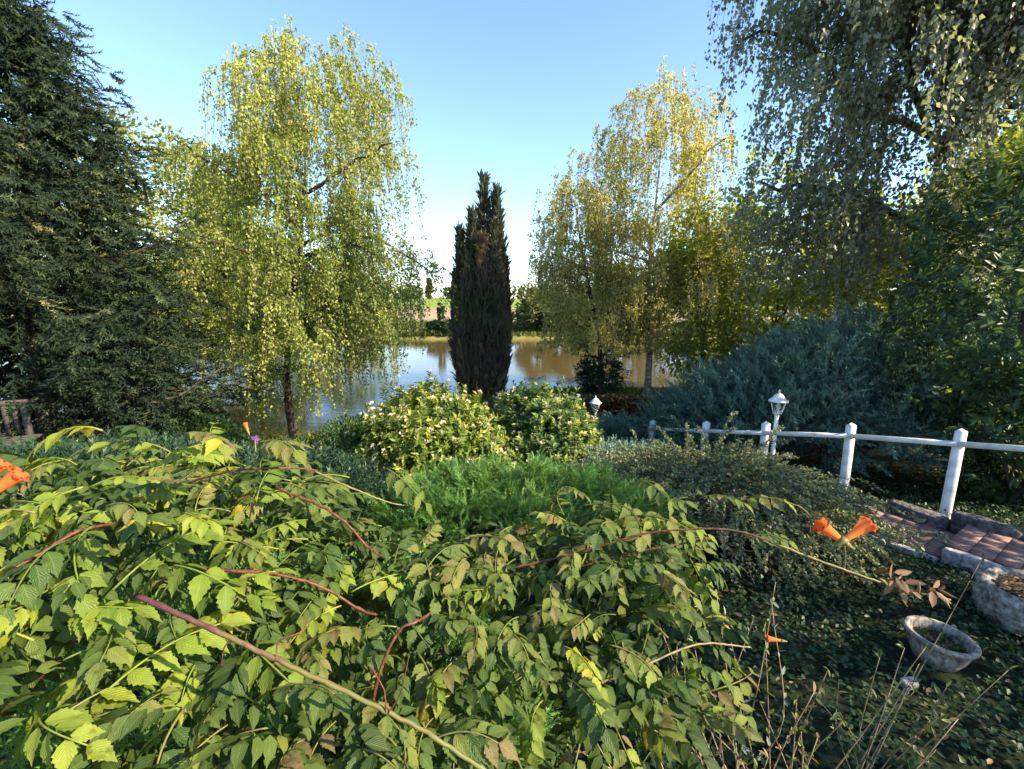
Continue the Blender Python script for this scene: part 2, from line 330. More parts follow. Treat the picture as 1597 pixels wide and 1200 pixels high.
ys = np.unique(np.concatenate([np.arange(-8, 20, .45), np.arange(20, 46, .5), np.linspace(46, 300, 60), np.linspace(300, 1500, 20)]))
XX, YY = np.meshgrid(xs, ys); ZZ = gz(XX, YY) + .03 * noise(np.stack([XX, YY, 0 * XX], -1), .7) * (YY < 38)
g = Geo(); nx = len(xs); i = np.arange(len(ys) - 1)[:, None] * nx + np.arange(nx - 1)[None]
g.add(np.stack([XX, YY, ZZ], -1).reshape(-1, 3), np.stack([i, i + 1, i + nx + 1, i + nx], -1).reshape(-1, 4))
g.build('ground', M['ground'], smooth=True, kind='structure')
g = Geo(); g.add([[-70, 7, WATER_Z], [70, 7, WATER_Z], [70, 39.6, WATER_Z], [-70, 39.6, WATER_Z]], np.array([[0, 1, 2, 3]]))
g.build('pond_water', M['water'], kind='structure')

# ------------------------------------------------------------------ trees
def trunk_limbs(root, path, r0, r1, bark, limbs, sides=9):
    g = Geo(); P = curve(path, 20)[:18 if len(path) > 3 else 20]; P = P[np.linspace(0, len(P) - 1, 16).astype(int)]; t = np.linspace(0, 1, 16); rr = r0 + (r1 - r0) * t ** .8; rr[0] *= 1.25
    g.add(*tube(P, rr, sides)); tr = g.build('trunk', bark, root, smooth=True)
    for L_, ra in limbs:
        g = Geo(); g.add(*tube(L_, np.linspace(ra, ra * .3, len(L_)), 6)); g.build('limb', bark, root, smooth=True)
    return tr
def birch_tree(name, label, path, rad, height_env, leafmat_, bark, n_sub, nl, leaf, strand=(.4, 1.6), group='birch trees', r0=.11, seed=1, gap=None, lean=(0, 0), zmin=None, hang=1.0, dens=None, limb_n=14, extra=()):
    """height_env: list of (z fraction of the trunk, crown radius)"""
    global rng
    rng = np.random.default_rng(seed)
    base = np.array(path[0], float); root = thing(name, base, label, 'tree', group)
    P = curve(path, 40); H = P[-1][2] - base[2]
    fz = (P[:, 2] - base[2]) / H; he = np.array(height_env)
    limbs = []; tips = []; lim_all = []
    for k in range(n_sub):
        f = he[0, 0] + (1 - he[0, 0]) * ((k + rng.uniform(0, .9)) / n_sub) ** .9; az = k * 2.399 + rng.normal() * .25
        st = np.array([np.interp(f * .97 - .05, fz, P[:, j]) for j in range(3)]); R_ = np.interp(f, he[:, 0], he[:, 1]) * rng.uniform(.62, 1.08)
        d = np.array([math.cos(az), math.sin(az), 0]); up = rng.uniform(.35, .75) * (1 - .3 * f)
        tt = np.linspace(0, 1, 8)[:, None]
        Q = st + d * R_ * tt + np.array([lean[0], lean[1], 0]) * tt ** 2 * .5 + np.array([0, 0, 1.0]) * R_ * (up * tt * 1.5 - .55 * up * tt ** 2.5) + np.cumsum(rng.normal(size=(8, 3)) * .035 * R_, 0)
        lim_all.append((Q, R_))
    for f, az, R_ in extra:
        st = np.array([np.interp(f, fz, P[:, j]) for j in range(3)]); d = np.array([math.cos(az), math.sin(az), 0]); tt = np.linspace(0, 1, 8)[:, None]
        lim_all.append((st + d * R_ * tt + np.array([0, 0, 1.0]) * R_ * (.5 * tt - .55 * tt ** 2) + np.cumsum(rng.normal(size=(8, 3)) * .03 * R_, 0), R_))
    if gap is not None and seed == 21: lim_all = [q for q in lim_all if q[0][-1][1] < 11.2]
    order = np.argsort([-q[1] for q in lim_all])
    limbs = [(lim_all[o][0], .012 + .014 * lim_all[o][1]) for o in order[:limb_n]]
    trunk_limbs(root, path, r0, .008, bark, limbs)
    S = []; D = []
    for Q, R_ in lim_all:
        m = max(4, int(nl * (R_ / he[:, 1].max()) ** 1.3))
        u = rng.uniform(.18, 1, m) ** .75 * 7; a = np.floor(u).astype(int).clip(0, 6); fr = (u - a)[:, None]
        p = Q[a] * (1 - fr) + Q[a + 1] * fr + rng.normal(size=(m, 3)) * np.array([.20, .20, .12]) * (.5 + .25 * R_)
        S.append(p); D.append(np.repeat((Q[-1] - Q[0])[None], m, 0))
    S = np.concatenate(S); D = nrm(np.concatenate(D)); n = len(S)
    Ln = rng.uniform(*strand, n) * (.6 + .4 * rng.random(n)); K = 6; tt = np.linspace(0, 1, K)[None, :, None]
    D2 = D * np.array([1, 1, .2]); sw = rng.normal(size=(n, 1, 3)) * np.array([.10, .10, 0])
    SP = S[:, None] + Ln[:, None, None] * (D2[:, None] * (.45 * tt - .25 * tt ** 2) + np.array([0, 0, -1.0]) * hang * (tt ** 1.6) * .92 + sw * tt + np.array([0, 0, .12]) * tt * (1 - tt) * 4)
    if gap is not None:
        keep = ~gap(SP[:, 3]); SP = SP[keep]; Ln = Ln[keep]; n = len(SP)
    if zmin is not None: SP[..., 2] = np.maximum(SP[..., 2], zmin + rng.random((n, 1)) * .5)
    g = Geo(); V, F = tubes3(SP[:, [0, 2, 5]], np.linspace(.006, .0025, 3)[None]); g.add(V, F); g.build('twigs', M['twig'], root, kind='stuff')
    per = np.maximum(5, (Ln * leaf[1]).astype(int)); idx = np.repeat(np.arange(n), per); u = rng.random(len(idx)) * (K - 1); a = np.floor(u).astype(int).clip(0, K - 2); fr = (u - a)[:, None]
    p = SP[idx, a] * (1 - fr) + SP[idx, a + 1] * fr; tn = nrm(SP[idx, a + 1] - SP[idx, a])
    N = len(p); p = p + rng.normal(size=(N, 3)) * .035
    fw = nrm(tn * .5 + rnd_dirs(N) * .7 + np.array([0, 0, -.45])); up = nrm(rnd_dirs(N) + np.array([0, 0, .5]))
    c = np.clip(.45 + .22 * noise(p, 1.1) + rng.normal(size=N) * .2 + rng.normal(size=n)[idx] * .08 + .045 * (p[:, 2] - base[2] - .55 * H), 0, 1)  # height term paints shade: leaves darker green low in the crown
    g = Geo(); scatter(g, DIAMOND, p, fw, up, leaf[0] * rng.uniform(.7, 1.25, N), c); g.build('crown', leafmat_, root, kind='stuff')
    print(name, 'leaves', N)
    return root
def P3(px, py, Y): return tuple(at(px, py, Y))

# weeping birch on the near shore, left
b0 = at(460, 684, 10.4); b0[2] = -1.02
birch_tree('birch_tree', 'yellowing weeping birch with dark leaning trunk at the pond edge, left of the cypress',
           [b0, P3(448, 610, 10.4), P3(452, 500, 10.5), P3(470, 350, 10.6), P3(478, 220, 10.7), P3(492, 25, 10.8)], .11,
           [(.2, 1.5), (.38, 1.9), (.55, 2.2), (.72, 2.1), (.86, 1.7), (1, .9)], M['birch'], M['bark'], 84, 38, (.058, 51), (.4, 1.9), seed=3,
           gap=lambda p: (np.abs((p[:, 0] + 3.05) / .42) ** 2 + np.abs((p[:, 2] - 4.55) / .42) ** 2 < 1), r0=.12, lean=(.3, 0), extra=[(.30, .1, 2.5), (.34, -.45, 2.7), (.38, .5, 2.6), (.36, -.1, 2.9), (.42, -.3, 2.6), (.27, -.6, 2.3), (.46, .2, 2.7), (.27, .3, 2.2)])
# two trees across on the right bank
b1 = at(1010, 604, 15.4); b1[2] = -1.04
birch_tree('birch_tree', 'tall golden birch with thin white trunk beside the pond, right of the cypress',
           [b1, P3(1014, 520, 15.4), P3(1012, 420, 15.4), P3(1025, 300, 15.3), P3(1035, 190, 15.3), P3(1046, 78, 15.3)], .1,
           [(.16, 2.3), (.35, 2.9), (.55, 2.7), (.75, 2.1), (.9, 1.5), (1, .6)], M['birch2'], M['whitebark'], 84, 40, (.072, 33), (.4, 1.7), seed=8, r0=.13, zmin=.2)
b2 = at(938, 600, 15.0); b2[2] = -1.04
birch_tree('birch_tree', 'shorter golden tree with slanting trunk leaning over the pond, just right of the cypress',
           [b2, P3(935, 540, 15.0), P3(915, 430, 14.9), P3(900, 340, 14.9), P3(892, 245, 14.9)], .1,
           [(.16, 1.8), (.4, 2.1), (.6, 1.9), (.8, 1.4), (1, .6)], M['birch2'], M['bark'], 70, 40, (.072, 31), (.3, 1.5), seed=12, r0=.12, zmin=.45)
# big shaded weeping birches, right
birch_tree('birch_tree', 'huge shaded grey-green weeping birch filling the upper right',
           [(8.0, 9.7, -.9), (8.1, 9.7, 1.5), P3(1450, 380, 9.7), P3(1463, 240, 9.7), P3(1468, 100, 9.7), (8.6, 9.8, 11.2)], .2,
           [(.3, 2.6), (.42, 4.0), (.55, 4.6), (.7, 4.2), (.85, 3.3), (1, 1.2)], M['birch3'], M['bark'], 235, 58, (.084, 28), (.6, 2.1), gap=lambda p: (p[:, 1] > 11.0) | ((p[:, 1] < 7.3) & (p[:, 0] > 6.3) & (p[:, 2] < 8.5)), seed=21, r0=.2, hang=.85, limb_n=22)
birch_tree('birch_tree', 'birch with pale bare bark showing at the upper right corner',
           [(9.0, 8.2, -.8), (9.0, 8.3, 2), P3(1540, 170, 8.5), P3(1552, 90, 8.5), P3(1575, 0, 8.5), (9.6, 8.6, 11)], .2,
           [(.66, 1.5), (.75, 2.1), (.88, 2.2), (1, 1.0)], M['birch3'], M['whitebark'], 60, 44, (.09, 30), (.5, 1.6), seed=25, r0=.2, limb_n=12)

def leafy_tree(name, label, base, height, rx, mat_, n_clump, per, leaf, cat='tree', bark=None, z0=.25, seed=1, group=None, shape=None, tpl=DIAMOND, trunk_r=.12, flat=.6, clump=.32, droop=.3, limbs=8):
    """round headed tree or bush: leaf clumps on branch ends through an uneven crown"""
    global rng
    rng = np.random.default_rng(seed); base = np.array(base, float); root = thing(name, base, label, cat, group)
    H = height
    c = rnd_dirs(n_clump) * rng.uniform(.35, 1, (n_clump, 1)) ** .45
    cz = (z0 + (1 - z0) * (c[:, 2] * .5 + .5)) * H
    f = (cz / H - z0) / (1 - z0); prof = shape(f) if shape else np.ones_like(f)
    hor = c[:, :2] * rx * prof[:, None]
    bump = 1 + .22 * noise(c * 2.2 + seed)
    C = base + np.column_stack([hor * bump[:, None], np.clip(cz * (1 + .06 * noise(c * 3 + 7)), .15, None)])
    if trunk_r > 0:
        top = base + np.array([rng.normal() * .1 * rx, rng.normal() * .1 * rx, H * .8])
        path = [base - np.array([0, 0, .1]), base + (top - base) * .35 + rng.normal(size=3) * .05 * rx, top]
        Pc = curve(path, 12); ls = []
        for k in rng.choice(n_clump, min(limbs, n_clump), replace=False):
            a = Pc[rng.integers(3, 9)]; m_ = (a + C[k]) / 2 + np.array([0, 0, .08 * H]); ls.append((curve([a, m_, C[k]], 7), trunk_r * .35))
        trunk_limbs(root, path, trunk_r, trunk_r * .25, bark or M['bark'], ls)
    N = n_clump * per; idx = np.repeat(np.arange(n_clump), per)
    d = rnd_dirs(N); rad = clump * rx * rng.uniform(.3, 1, N) ** .5 * rng.uniform(.6, 1.3, n_clump)[idx]
    p = C[idx] + d * rad[:, None] * np.array([1, 1, flat])
    p[:, 2] = np.maximum(p[:, 2], base[2] + .03)
    out = nrm(C - (base + np.array([0, 0, H * (z0 + .3)])))[idx]
    fw = nrm(d * .8 + out * .5 + rnd_dirs(N) * .6 + np.array([0, 0, -droop])); up = nrm(np.array([0, 0, .9]) + out * .5 + rnd_dirs(N) * .6)
    col = np.clip(.42 + .2 * noise(C, .9)[idx] + rng.normal(size=N) * .17, 0, 1)
    g = Geo(); scatter(g, tpl, p, fw, up, leaf * rng.uniform(.7, 1.3, N), col); g.build('crown', mat_, root, kind='stuff')
    return root

# pale tree behind the spruce and the trees on the far shore
leafy_tree('robinia_tree', 'pale green feathery tree rising behind the dark spruce', (-15.6, 20.5, -1.1), 10.4, 4.4, M['robinia'], 210, 120, .19, z0=.16, seed=31, trunk_r=.22, clump=.24)
leafy_tree('shore_tree', 'yellow-green tree between the spruce and the weeping birch', (-11.2, 19.5, -1.1), 6.4, 3.0, M['hazel'], 170, 130, .13, z0=.05, seed=32, trunk_r=.16, clump=.25)
FT = [(-40, 41.5, 9, 4.6, 'far tree on the opposite bank, low behind the spruce at the left edge'), (-31, 43, 8, 4.4, 'far tree on the opposite bank behind the middle of the spruce'),
      (-22, 42, 7, 4.0, 'far tree on the opposite bank behind the right fringe of the spruce'), (-15.2, 42.5, 6.5, 3.6, 'far golden tree on the opposite bank behind the left birch trunk'),
      (2.6, 42, 3.6, 2.3, 'dark bush on the opposite bank just right of the cypress'), (6.4, 41.6, 4.4, 2.7, 'dark bushy tree on the opposite bank behind the leaning golden tree'), (11.6, 42, 6, 3.2, 'far tree on the opposite bank behind the white birch trunk'),
      (18.5, 42, 7.5, 4, 'far tree on the opposite bank right of the white birch trunk'), (28, 42, 9, 4.5, 'far tree on the opposite bank behind the shaded weeping birch')]
for k, (x, y, h, r_, lb) in enumerate(FT):
    leafy_tree('far_bank_tree', lb, (x, y, -.8), h, r_, M['fartree'] if k not in (0, 1, 3) else M['hazel'], 62, 80, .3, z0=.04, seed=40 + k, group='trees on the opposite bank', trunk_r=.15, clump=.3)
# yellow-lit thicket between the golden birch and the shaded one
for k, (px, Y, h, r_, lb) in enumerate([(1100, 15.4, 6.6, 2.3, 'sunlit yellow-green thicket right of the white birch trunk'), (1200, 14.6, 7.4, 2.5, 'sunlit hazel thicket above the left end of the blue juniper'),
                                        (1310, 13.2, 6.0, 2.3, 'hazel thicket above the middle of the blue juniper'), (1410, 12.6, 6.0, 2.3, 'dim hazel thicket above the right end of the blue juniper')]):
    b = at(px, 600, Y); leafy_tree('hazel_bush', lb, (b[0], Y, gz(b[0], Y)), h, r_, M['hazel'], 130, 90, .14, cat='bush', z0=.02, seed=60 + k, group='thicket on the right bank', trunk_r=.07, clump=.27, droop=.6)
# ivy-dark bush at the foot of the leaning tree
b = at(935, 600, 15.2); leafy_tree('dark_bush', 'dark low bush at the foot of the leaning golden tree by the water', (b[0], 15.2, -1.05), 1.5, .8, M['cover'], 60, 90, .08, cat='bush', z0=.02, seed=71, trunk_r=.04)

# far wood on the skyline
rng = np.random.default_rng(77); g = Geo()
n = 170; X = np.sort(rng.uniform(-260, 260, n)); hh = rng.uniform(5, 10.5, n)
for k in range(n):
    m_ = 80; d = rnd_dirs(m_); c0 = np.array([X[k], 262 + rng.uniform(-6, 14), 1.5 + hh[k] * .5]); p = c0 + d * rng.uniform(.5, 1, (m_, 1)) ** .4 * np.array([hh[k] * .5, hh[k] * .4, hh[k] * .5])
    scatter(g, DIAMOND, p, rnd_dirs(m_), nrm(d + .4 * rnd_dirs(m_)), 2.0, np.clip(rng.normal(size=m_) * .15 + .35 + .2 * rng.normal(), 0, 1))
wood = g.build('far_wood', M['fartree'], kind='stuff'); tag(wood, 'low line of far trees on the skyline beyond the green field', 'wood')
leafy_tree('far_conifer', 'tiny pointed dark tree on the skyline left of the cypress', (at(670, 460, 255)[0], 255, 1.6), 11, 2.2, M['fartree'], 60, 50, 1.0, z0=.05, seed=78, shape=lambda f: 1.05 - f, trunk_r=.3, limbs=3)
# young columnar tree and dark bushes on the far bank
b = at(688, 520, 40.2); leafy_tree('columnar_tree', 'small dark columnar tree on the far bank left of the cypress', (b[0], 40.2, -.8), 2.7, .34, M['darkjun'], 40, 60, .12, z0=.05, seed=79, trunk_r=.05, limbs=2)
for k, (px, r_, lb) in enumerate([(678, .75, 'dark bush on the far bank left of the small columnar tree'), (704, .9, 'dark bush on the far bank between the small columnar tree and the cypress')]):
    b = at(px, 520, 40.0); leafy_tree('bank_bush', lb, (b[0], 40.0, -.82), 1.15, r_, M['darkjun'], 40, 70, .14, cat='bush', z0=.0, seed=80 + k, group='dark bushes on the far bank', trunk_r=.03, limbs=2)
# weeds on the far bank
rng = np.random.default_rng(83); n = 26000; x = rng.uniform(-45, 35, n); y = 39.3 + rng.random(n) ** 1.5 * 9; p = np.column_stack([x, y, gz(x, y)])
fw = nrm(np.column_stack([rng.normal(size=n) * .4, rng.normal(size=n) * .4, np.ones(n)])); g = Geo()
scatter(g, SLIM, p, fw, rnd_dirs(n), rng.uniform(.2, .6, n) * (1 + .6 * np.clip(noise(p, 2.5), -.8, 1)), np.clip(.5 + .3 * noise(p, 4) + rng.normal(size=n) * .15, 0, 1))
tag(g.build('bank_weeds', M['grass'], kind='stuff'), 'yellow-green weeds along the far bank of the pond', 'weeds')

# ------------------------------------------------------------------ spruce, left
rng = np.random.default_rng(91)
sb = np.array([-8.0, 7.6, -.5]); root = thing('spruce_tree', sb, 'big dark blue-green spruce with drooping branches at the left edge', 'tree')
Hs = 9.6; tp = [sb, sb + [0, 0, 5], sb + [.05, 0, Hs]]
limbs = []; SPp = []; SPf = []; SPc = []; br = []
nb = 170
for k in range(nb):
    f = (k / nb) ** .92; z = .15 + f * (Hs - .5); Rr = np.interp(z, [0, 1.5, 3, 5, 7, 9.3], [3.4, 3.55, 2.75, 1.85, 1.0, .2]) * rng.uniform(.68, 1.12); az = k * 2.399 + rng.normal() * .3
    d = np.array([math.cos(az), math.sin(az), 0]); tt = np.linspace(0, 1, 9)[:, None]; up = np.interp(f, [0, .4, 1], [-.22, .02, .55])
    Q = sb + np.array([0, 0, z]) + d * Rr * tt + np.array([0, 0, 1]) * Rr * (up * tt - .16 * np.sin(tt * 3.14) + .16 * tt ** 3) + np.cumsum(rng.normal(size=(9, 3)) * .012 * Rr, 0)
    br.append((Q, Rr, d)); s_ = np.cross(d, [0, 0, 1])
    ns = int(6 + Rr * 4.8)
    for q in range(ns):
        u0_ = .05 if k < 60 else .2; u = u0_ + (1 - u0_) * (q + .6) / ns; a = min(int(u * 8), 7); p0 = Q[a] * (1 - (u * 8 - a)) + Q[a + 1] * (u * 8 - a); side = 1 if q % 2 else -1
        Ls = (.18 + .42 * Rr * .45 * (1 - u) ** .7 + .1) * rng.uniform(.7, 1.2); dd = nrm(d * .7 + side * s_ * .7 + np.array([0, 0, -.22 + rng.normal() * .25]))
        m_ = max(3, int(Ls / .06)); t = (np.arange(m_) + .5) / m_; pp = p0 + dd * (Ls * t)[:, None] + np.array([0, 0, -.4]) * (Ls * t ** 2)[:, None]
        ss = np.cross(dd, [0, 0, 1]); sg = np.where(np.arange(m_) % 2, 1, -1)[:, None]
        ff = dd * .75 + ss * sg * .7 + np.array([0, 0, -.1]) + rng.normal(size=(m_, 3)) * .28
        ff[-1] = dd; SPp.append(pp); SPf.append(ff); SPc.append(np.full(m_, rng.normal() * .1))
    pp = Q[4:]; SPp.append(pp); SPf.append(np.repeat(d[None], 5, 0) + rng.normal(size=(5, 3)) * .2 + [0, 0, .15]); SPc.append(np.zeros(5))
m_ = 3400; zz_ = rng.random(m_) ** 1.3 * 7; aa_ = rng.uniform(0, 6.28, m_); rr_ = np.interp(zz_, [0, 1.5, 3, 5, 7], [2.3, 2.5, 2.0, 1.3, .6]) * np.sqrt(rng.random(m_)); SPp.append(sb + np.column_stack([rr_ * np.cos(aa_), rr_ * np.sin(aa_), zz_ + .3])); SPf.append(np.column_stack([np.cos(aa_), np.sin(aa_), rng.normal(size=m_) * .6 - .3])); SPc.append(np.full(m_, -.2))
limbs = [(q[0], .012 + .012 * q[1]) for q in br[:90:3] if not (q[0][-1][1] < 7 and q[0][-1][2] < 1.3)]
trunk_limbs(root, tp, .17, .02, M['bark'], limbs)
P_ = np.concatenate(SPp); F_ = np.concatenate(SPf); C_ = np.concatenate(SPc)
kp = ~((P_[:, 1] < 7.1) & (P_[:, 2] < 1.15 + .25 * noise(P_, .5)) & (P_[:, 0] < -4.9)); P_, F_, C_ = P_[kp], F_[kp], C_[kp]; n = len(P_); print('spruce shoots', n)
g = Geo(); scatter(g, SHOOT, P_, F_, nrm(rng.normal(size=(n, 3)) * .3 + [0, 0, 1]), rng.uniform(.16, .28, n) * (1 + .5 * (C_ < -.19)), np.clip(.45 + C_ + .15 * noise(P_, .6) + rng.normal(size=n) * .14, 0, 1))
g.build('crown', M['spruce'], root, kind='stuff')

# ------------------------------------------------------------------ cypress, centre
rng = np.random.default_rng(95)
cb = at(752, 612, 15.2); cb[2] = -1.05; root = thing('cypress_tree', cb, 'dark brownish columnar cypress with several pointed tops in front of the pond', 'tree')
spires = [(-.64, 0, 5.5, .36), (-.26, -.1, 6.0, .38), (.12, .12, 7.1, .42), (.54, -.05, 6.7, .40), (.76, .12, 4.6, .34), (-.8, .1, 4.1, .34), (.1, -.42, 5.2, .5), (-.36, -.38, 4.6, .46), (.5, -.4, 4.9, .46)]
PP = []; FF = []; CC = []
for sx_, sy_, h, r_ in spires:
    g = Geo(); top = cb + [sx_, sy_, h]; pth = curve([cb + [sx_ * .5, sy_ * .5, 0], cb + [sx_ * .9, sy_, h * .5], top], 8); g.add(*tube(pth, np.linspace(.06, .008, 8), 6)); g.build('trunk', M['bark'], root, smooth=True)
    m_ = 1650; t = rng.random(m_) ** .9; a = rng.uniform(0, 6.28, m_)
    prof = np.interp(t, [0, .08, .3, .6, .85, 1], [.8, .95, 1, .72, .32, .04]) * r_ * (1 + .16 * noise(np.column_stack([a * .8, t * 8, a * 0 + sx_ * 9]), .6))
    rr = prof * rng.uniform(.45, 1, m_) ** .5
    ax = np.array([np.interp(t, np.linspace(0, 1, 8), pth[:, j]) for j in range(3)]).T
    p = ax + np.column_stack([rr * np.cos(a), rr * np.sin(a), np.zeros(m_)]); PP.append(p)
    FF.append(np.column_stack([.28 * np.cos(a), .28 * np.sin(a), np.ones(m_)]) + rng.normal(size=(m_, 3)) * .16)
    patch = np.exp(-(((p[:, 0] - cb[0] - .05) / .22) ** 2 + ((p[:, 2] - 3.6) / .5) ** 2)) * .28 + np.exp(-(((p[:, 0] - cb[0] - .5) / .2) ** 2 + ((p[:, 2] - 2.9) / .3) ** 2)) * .25
    CC.append(np.clip(.42 + .22 * noise(p * [1, 1, .4], .5) + rng.normal(size=m_) * .13 + patch + .42 * (1 - p[:, 2] / 5.2) - .16, 0, 1))
P_ = np.concatenate(PP); n = len(P_)
g = Geo(); scatter(g, CYP, P_ - [0, 0, .1], np.concatenate(FF), rnd_dirs(n), rng.uniform(.2, .42, n), np.concatenate(CC)); g.build('crown', M['cypress'], root, kind='stuff')

# ------------------------------------------------------------------ shrubs and junipers
def mound(name, label, cx, cy, rx, ry, h, tpl, n, size, mat_, seed=1, cat='shrub', group=None, zoff=0, fwd=.9, upw=.5, rim=.25, nscale=.5, bump=.14, inner=.3, dirbias=(0, 0, 0), prof=.55, flop=.25, hfun=None, stems=6, rotz=0., tuft=0, jit=.38):
    """spreading bush: sprays rooted through an uneven mound, pointing outwards"""
    global rng
    rng = np.random.default_rng(seed); zb = float(gz(cx, cy)) + zoff; root = thing(name, (cx, cy, zb), label, cat, group)
    a = rng.uniform(0, 6.283, n); q = np.sqrt(rng.random(n)); lx = q * np.cos(a); ly = q * np.sin(a)
    top = (1 - q ** 2) ** prof
    if hfun is not None: top = top * hfun(lx, ly)
    c, s = math.cos(rotz), math.sin(rotz); X = cx + rx * lx * c - ry * ly * s; Y = cy + rx * lx * s + ry * ly * c
    nz_ = noise(np.column_stack([X, Y, 0 * X + seed]), nscale)
    t = rng.random(n) ** inner; zz = gz(X, Y) + zoff + h * top * (1 + bump * nz_) * t
    p = np.column_stack([X, Y, zz]); o = np.column_stack([(X - cx) / rx, (Y - cy) / ry, .35 + .8 * top])
    fw = nrm(nrm(o) * fwd + np.array(dirbias) + rng.normal(size=(n, 3)) * jit + np.array([0, 0, upw - .3]))
    if tuft:
        tI = (np.arange(n) // tuft) * tuft; tI = tI.clip(0, n - 1); p = p[tI] + rng.normal(size=(n, 3)) * size * .16; fw = nrm(fw[tI] + rng.normal(size=(n, 3)) * .42); p = p + fw * (rng.random((n, 1)) * size * .5)
    up = nrm(rng.normal(size=(n, 3)) * flop + [0, 0, 1])
    col = np.clip(.45 + .22 * noise(p, nscale * .8) + rng.normal(size=n) * .17, 0, 1)
    g = Geo(); scatter(g, tpl, p, fw, up, size * rng.uniform(.65, 1.3, n), col); g.build('foliage', mat_, root, kind='stuff', smooth=False)
    for k in range(stems):
        e = p[rng.integers(n)]; b_ = np.array([cx + rng.normal() * .1 * rx, cy + rng.normal() * .1 * ry, 0]); b_[2] = gz(b_[0], b_[1]) + zoff
        g = Geo(); g.add(*tube(curve([b_, (b_ + e) / 2 + [0, 0, .15 * h], e], 7), np.linspace(.02, .006, 7), 5)); g.build('stem', M['twig'], root, smooth=True)
    return root, p
def flowershrub(name, label, cx, cy, rx, ry, h, n, mat_, seed, nflow, light):
    root, p = mound(name, label, cx, cy, rx, ry, h, OVAL, 10, .05, mat_, seed, stems=9)
    global rng
    bpy.data.objects.remove([o for o in root.children if o.name.startswith('foliage')][0])
    rng = np.random.default_rng(seed); zb = float(gz(cx, cy))
    # shoots with whorls of leaves on an uneven dome
    m_ = n; d = rnd_dirs(m_); d[:, 2] = np.abs(d[:, 2]) ** .8; q = rng.uniform(.55, 1, m_) ** .6
    q = q * (1 + .16 * noise(d * 2.6 + seed, 1) + .05 * rng.normal(size=m_))
    C = np.array([cx, cy, zb + .12 * h]) + d * q[:, None] * [rx, ry, h * .88]
    per = 15; idx = np.repeat(np.arange(m_), per); N = len(idx); ax = nrm(d * [1, 1, .8] + [0, 0, .55] + rng.normal(size=(m_, 3)) * .3)
    k = np.tile(np.arange(per), m_); s_ = rnd_dirs(N); s_ = nrm(s_ - ax[idx] * (s_ * ax[idx]).sum(1, keepdims=True))
    P_ = C[idx] + ax[idx] * ((k / per - .8) * .15)[:, None]
    fw = nrm(s_ * .85 + ax[idx] * (.2 + .6 * (k / per))[:, None] + [0, 0, -.1]); tipc = (k / per) ** 2 * .28
    col = np.clip(.28 + light + tipc + .12 * rng.normal(size=N) + (.16 * rng.normal(size=m_))[idx] + .12 * noise(C, .5)[idx], 0, 1)
    g = Geo(); scatter(g, SLIM, P_, fw, nrm(ax[idx] + .3 * rnd_dirs(N)), .085 * rng.uniform(.7, 1.25, N), col); g.build('foliage', mat_, root, kind='stuff')
    # flower heads at the shoot tips on the outside
    sel = np.where(q > .8)[0]; sel = rng.choice(sel, min(nflow, len(sel)), replace=False); g = Geo()
    fi = np.repeat(sel, 14); N = len(fi); dd = nrm(ax[fi] + rnd_dirs(N) * .9)
    scatter(g, DIAMOND, C[fi] + ax[fi] * .045 + dd * .022, dd, rnd_dirs(N), rng.uniform(.02, .036, N), np.clip(rng.normal(size=N) * .25 + .5, 0, 1)); g.build('flowers', M['whitepetal'], root, kind='stuff')
    return root
flowershrub('flowering_shrub', 'sunlit lime green shrub with cream pink flower heads, left of the pair', -1.2, 6.5, 1.22, 1.0, 1.45, 2300, M['shrub'], 101, 280, .28)
flowershrub('flowering_shrub', 'darker rounded flowering shrub right of the sunlit lime green one', .42, 7.2, 1.05, .95, 1.52, 2000, M['shrubdark'], 102, 170, .30)
# pale upright spray shrub left of the lime one
mound('young_shrub', 'grey-green wispy shrub left of the sunlit flowering shrub', -2.35, 6.6, .75, .6, 1.0, SLIM, 5200, .06, M['shrubdark'], 103, stems=7, inner=.5)
# green juniper
mound('juniper_bush', 'bright green feathery low juniper in the centre behind the vine', .12, 4.1, 1.45, .95, .66, FINE, 7000, .15, M['greenjun'], 111, tuft=12, upw=.45, bump=.28, nscale=.3, zoff=.12)
# blue juniper slope
mound('juniper_bush', 'big blue-green juniper mound behind the white fence', 6.1, 8.1, 3.5, 1.8, 2.75, BIGPLUME, 8700, .47, M['bluejun'], 112, tuft=6, dirbias=(-.5, -.3, .22), jit=.25, inner=.3, bump=.30, nscale=.4, prof=.33, hfun=lambda x, y: np.clip(.86 + .30 * x, .2, 1.0), rotz=-.04, stems=9)
mound('juniper_bush', 'small blue-green juniper around the far lamp', 2.25, 9.3, 1.3, 1.2, .62, PLUME, 1900, .26, M['bluejun'], 113, dirbias=(-.3, -.2, .2))
mound('juniper_bush', 'low green juniper between the flowering shrub and the grey cotoneaster', 1.75, 6.6, 1.0, 1.0, .62, PLUME, 1900, .22, M['bluejun'], 114)
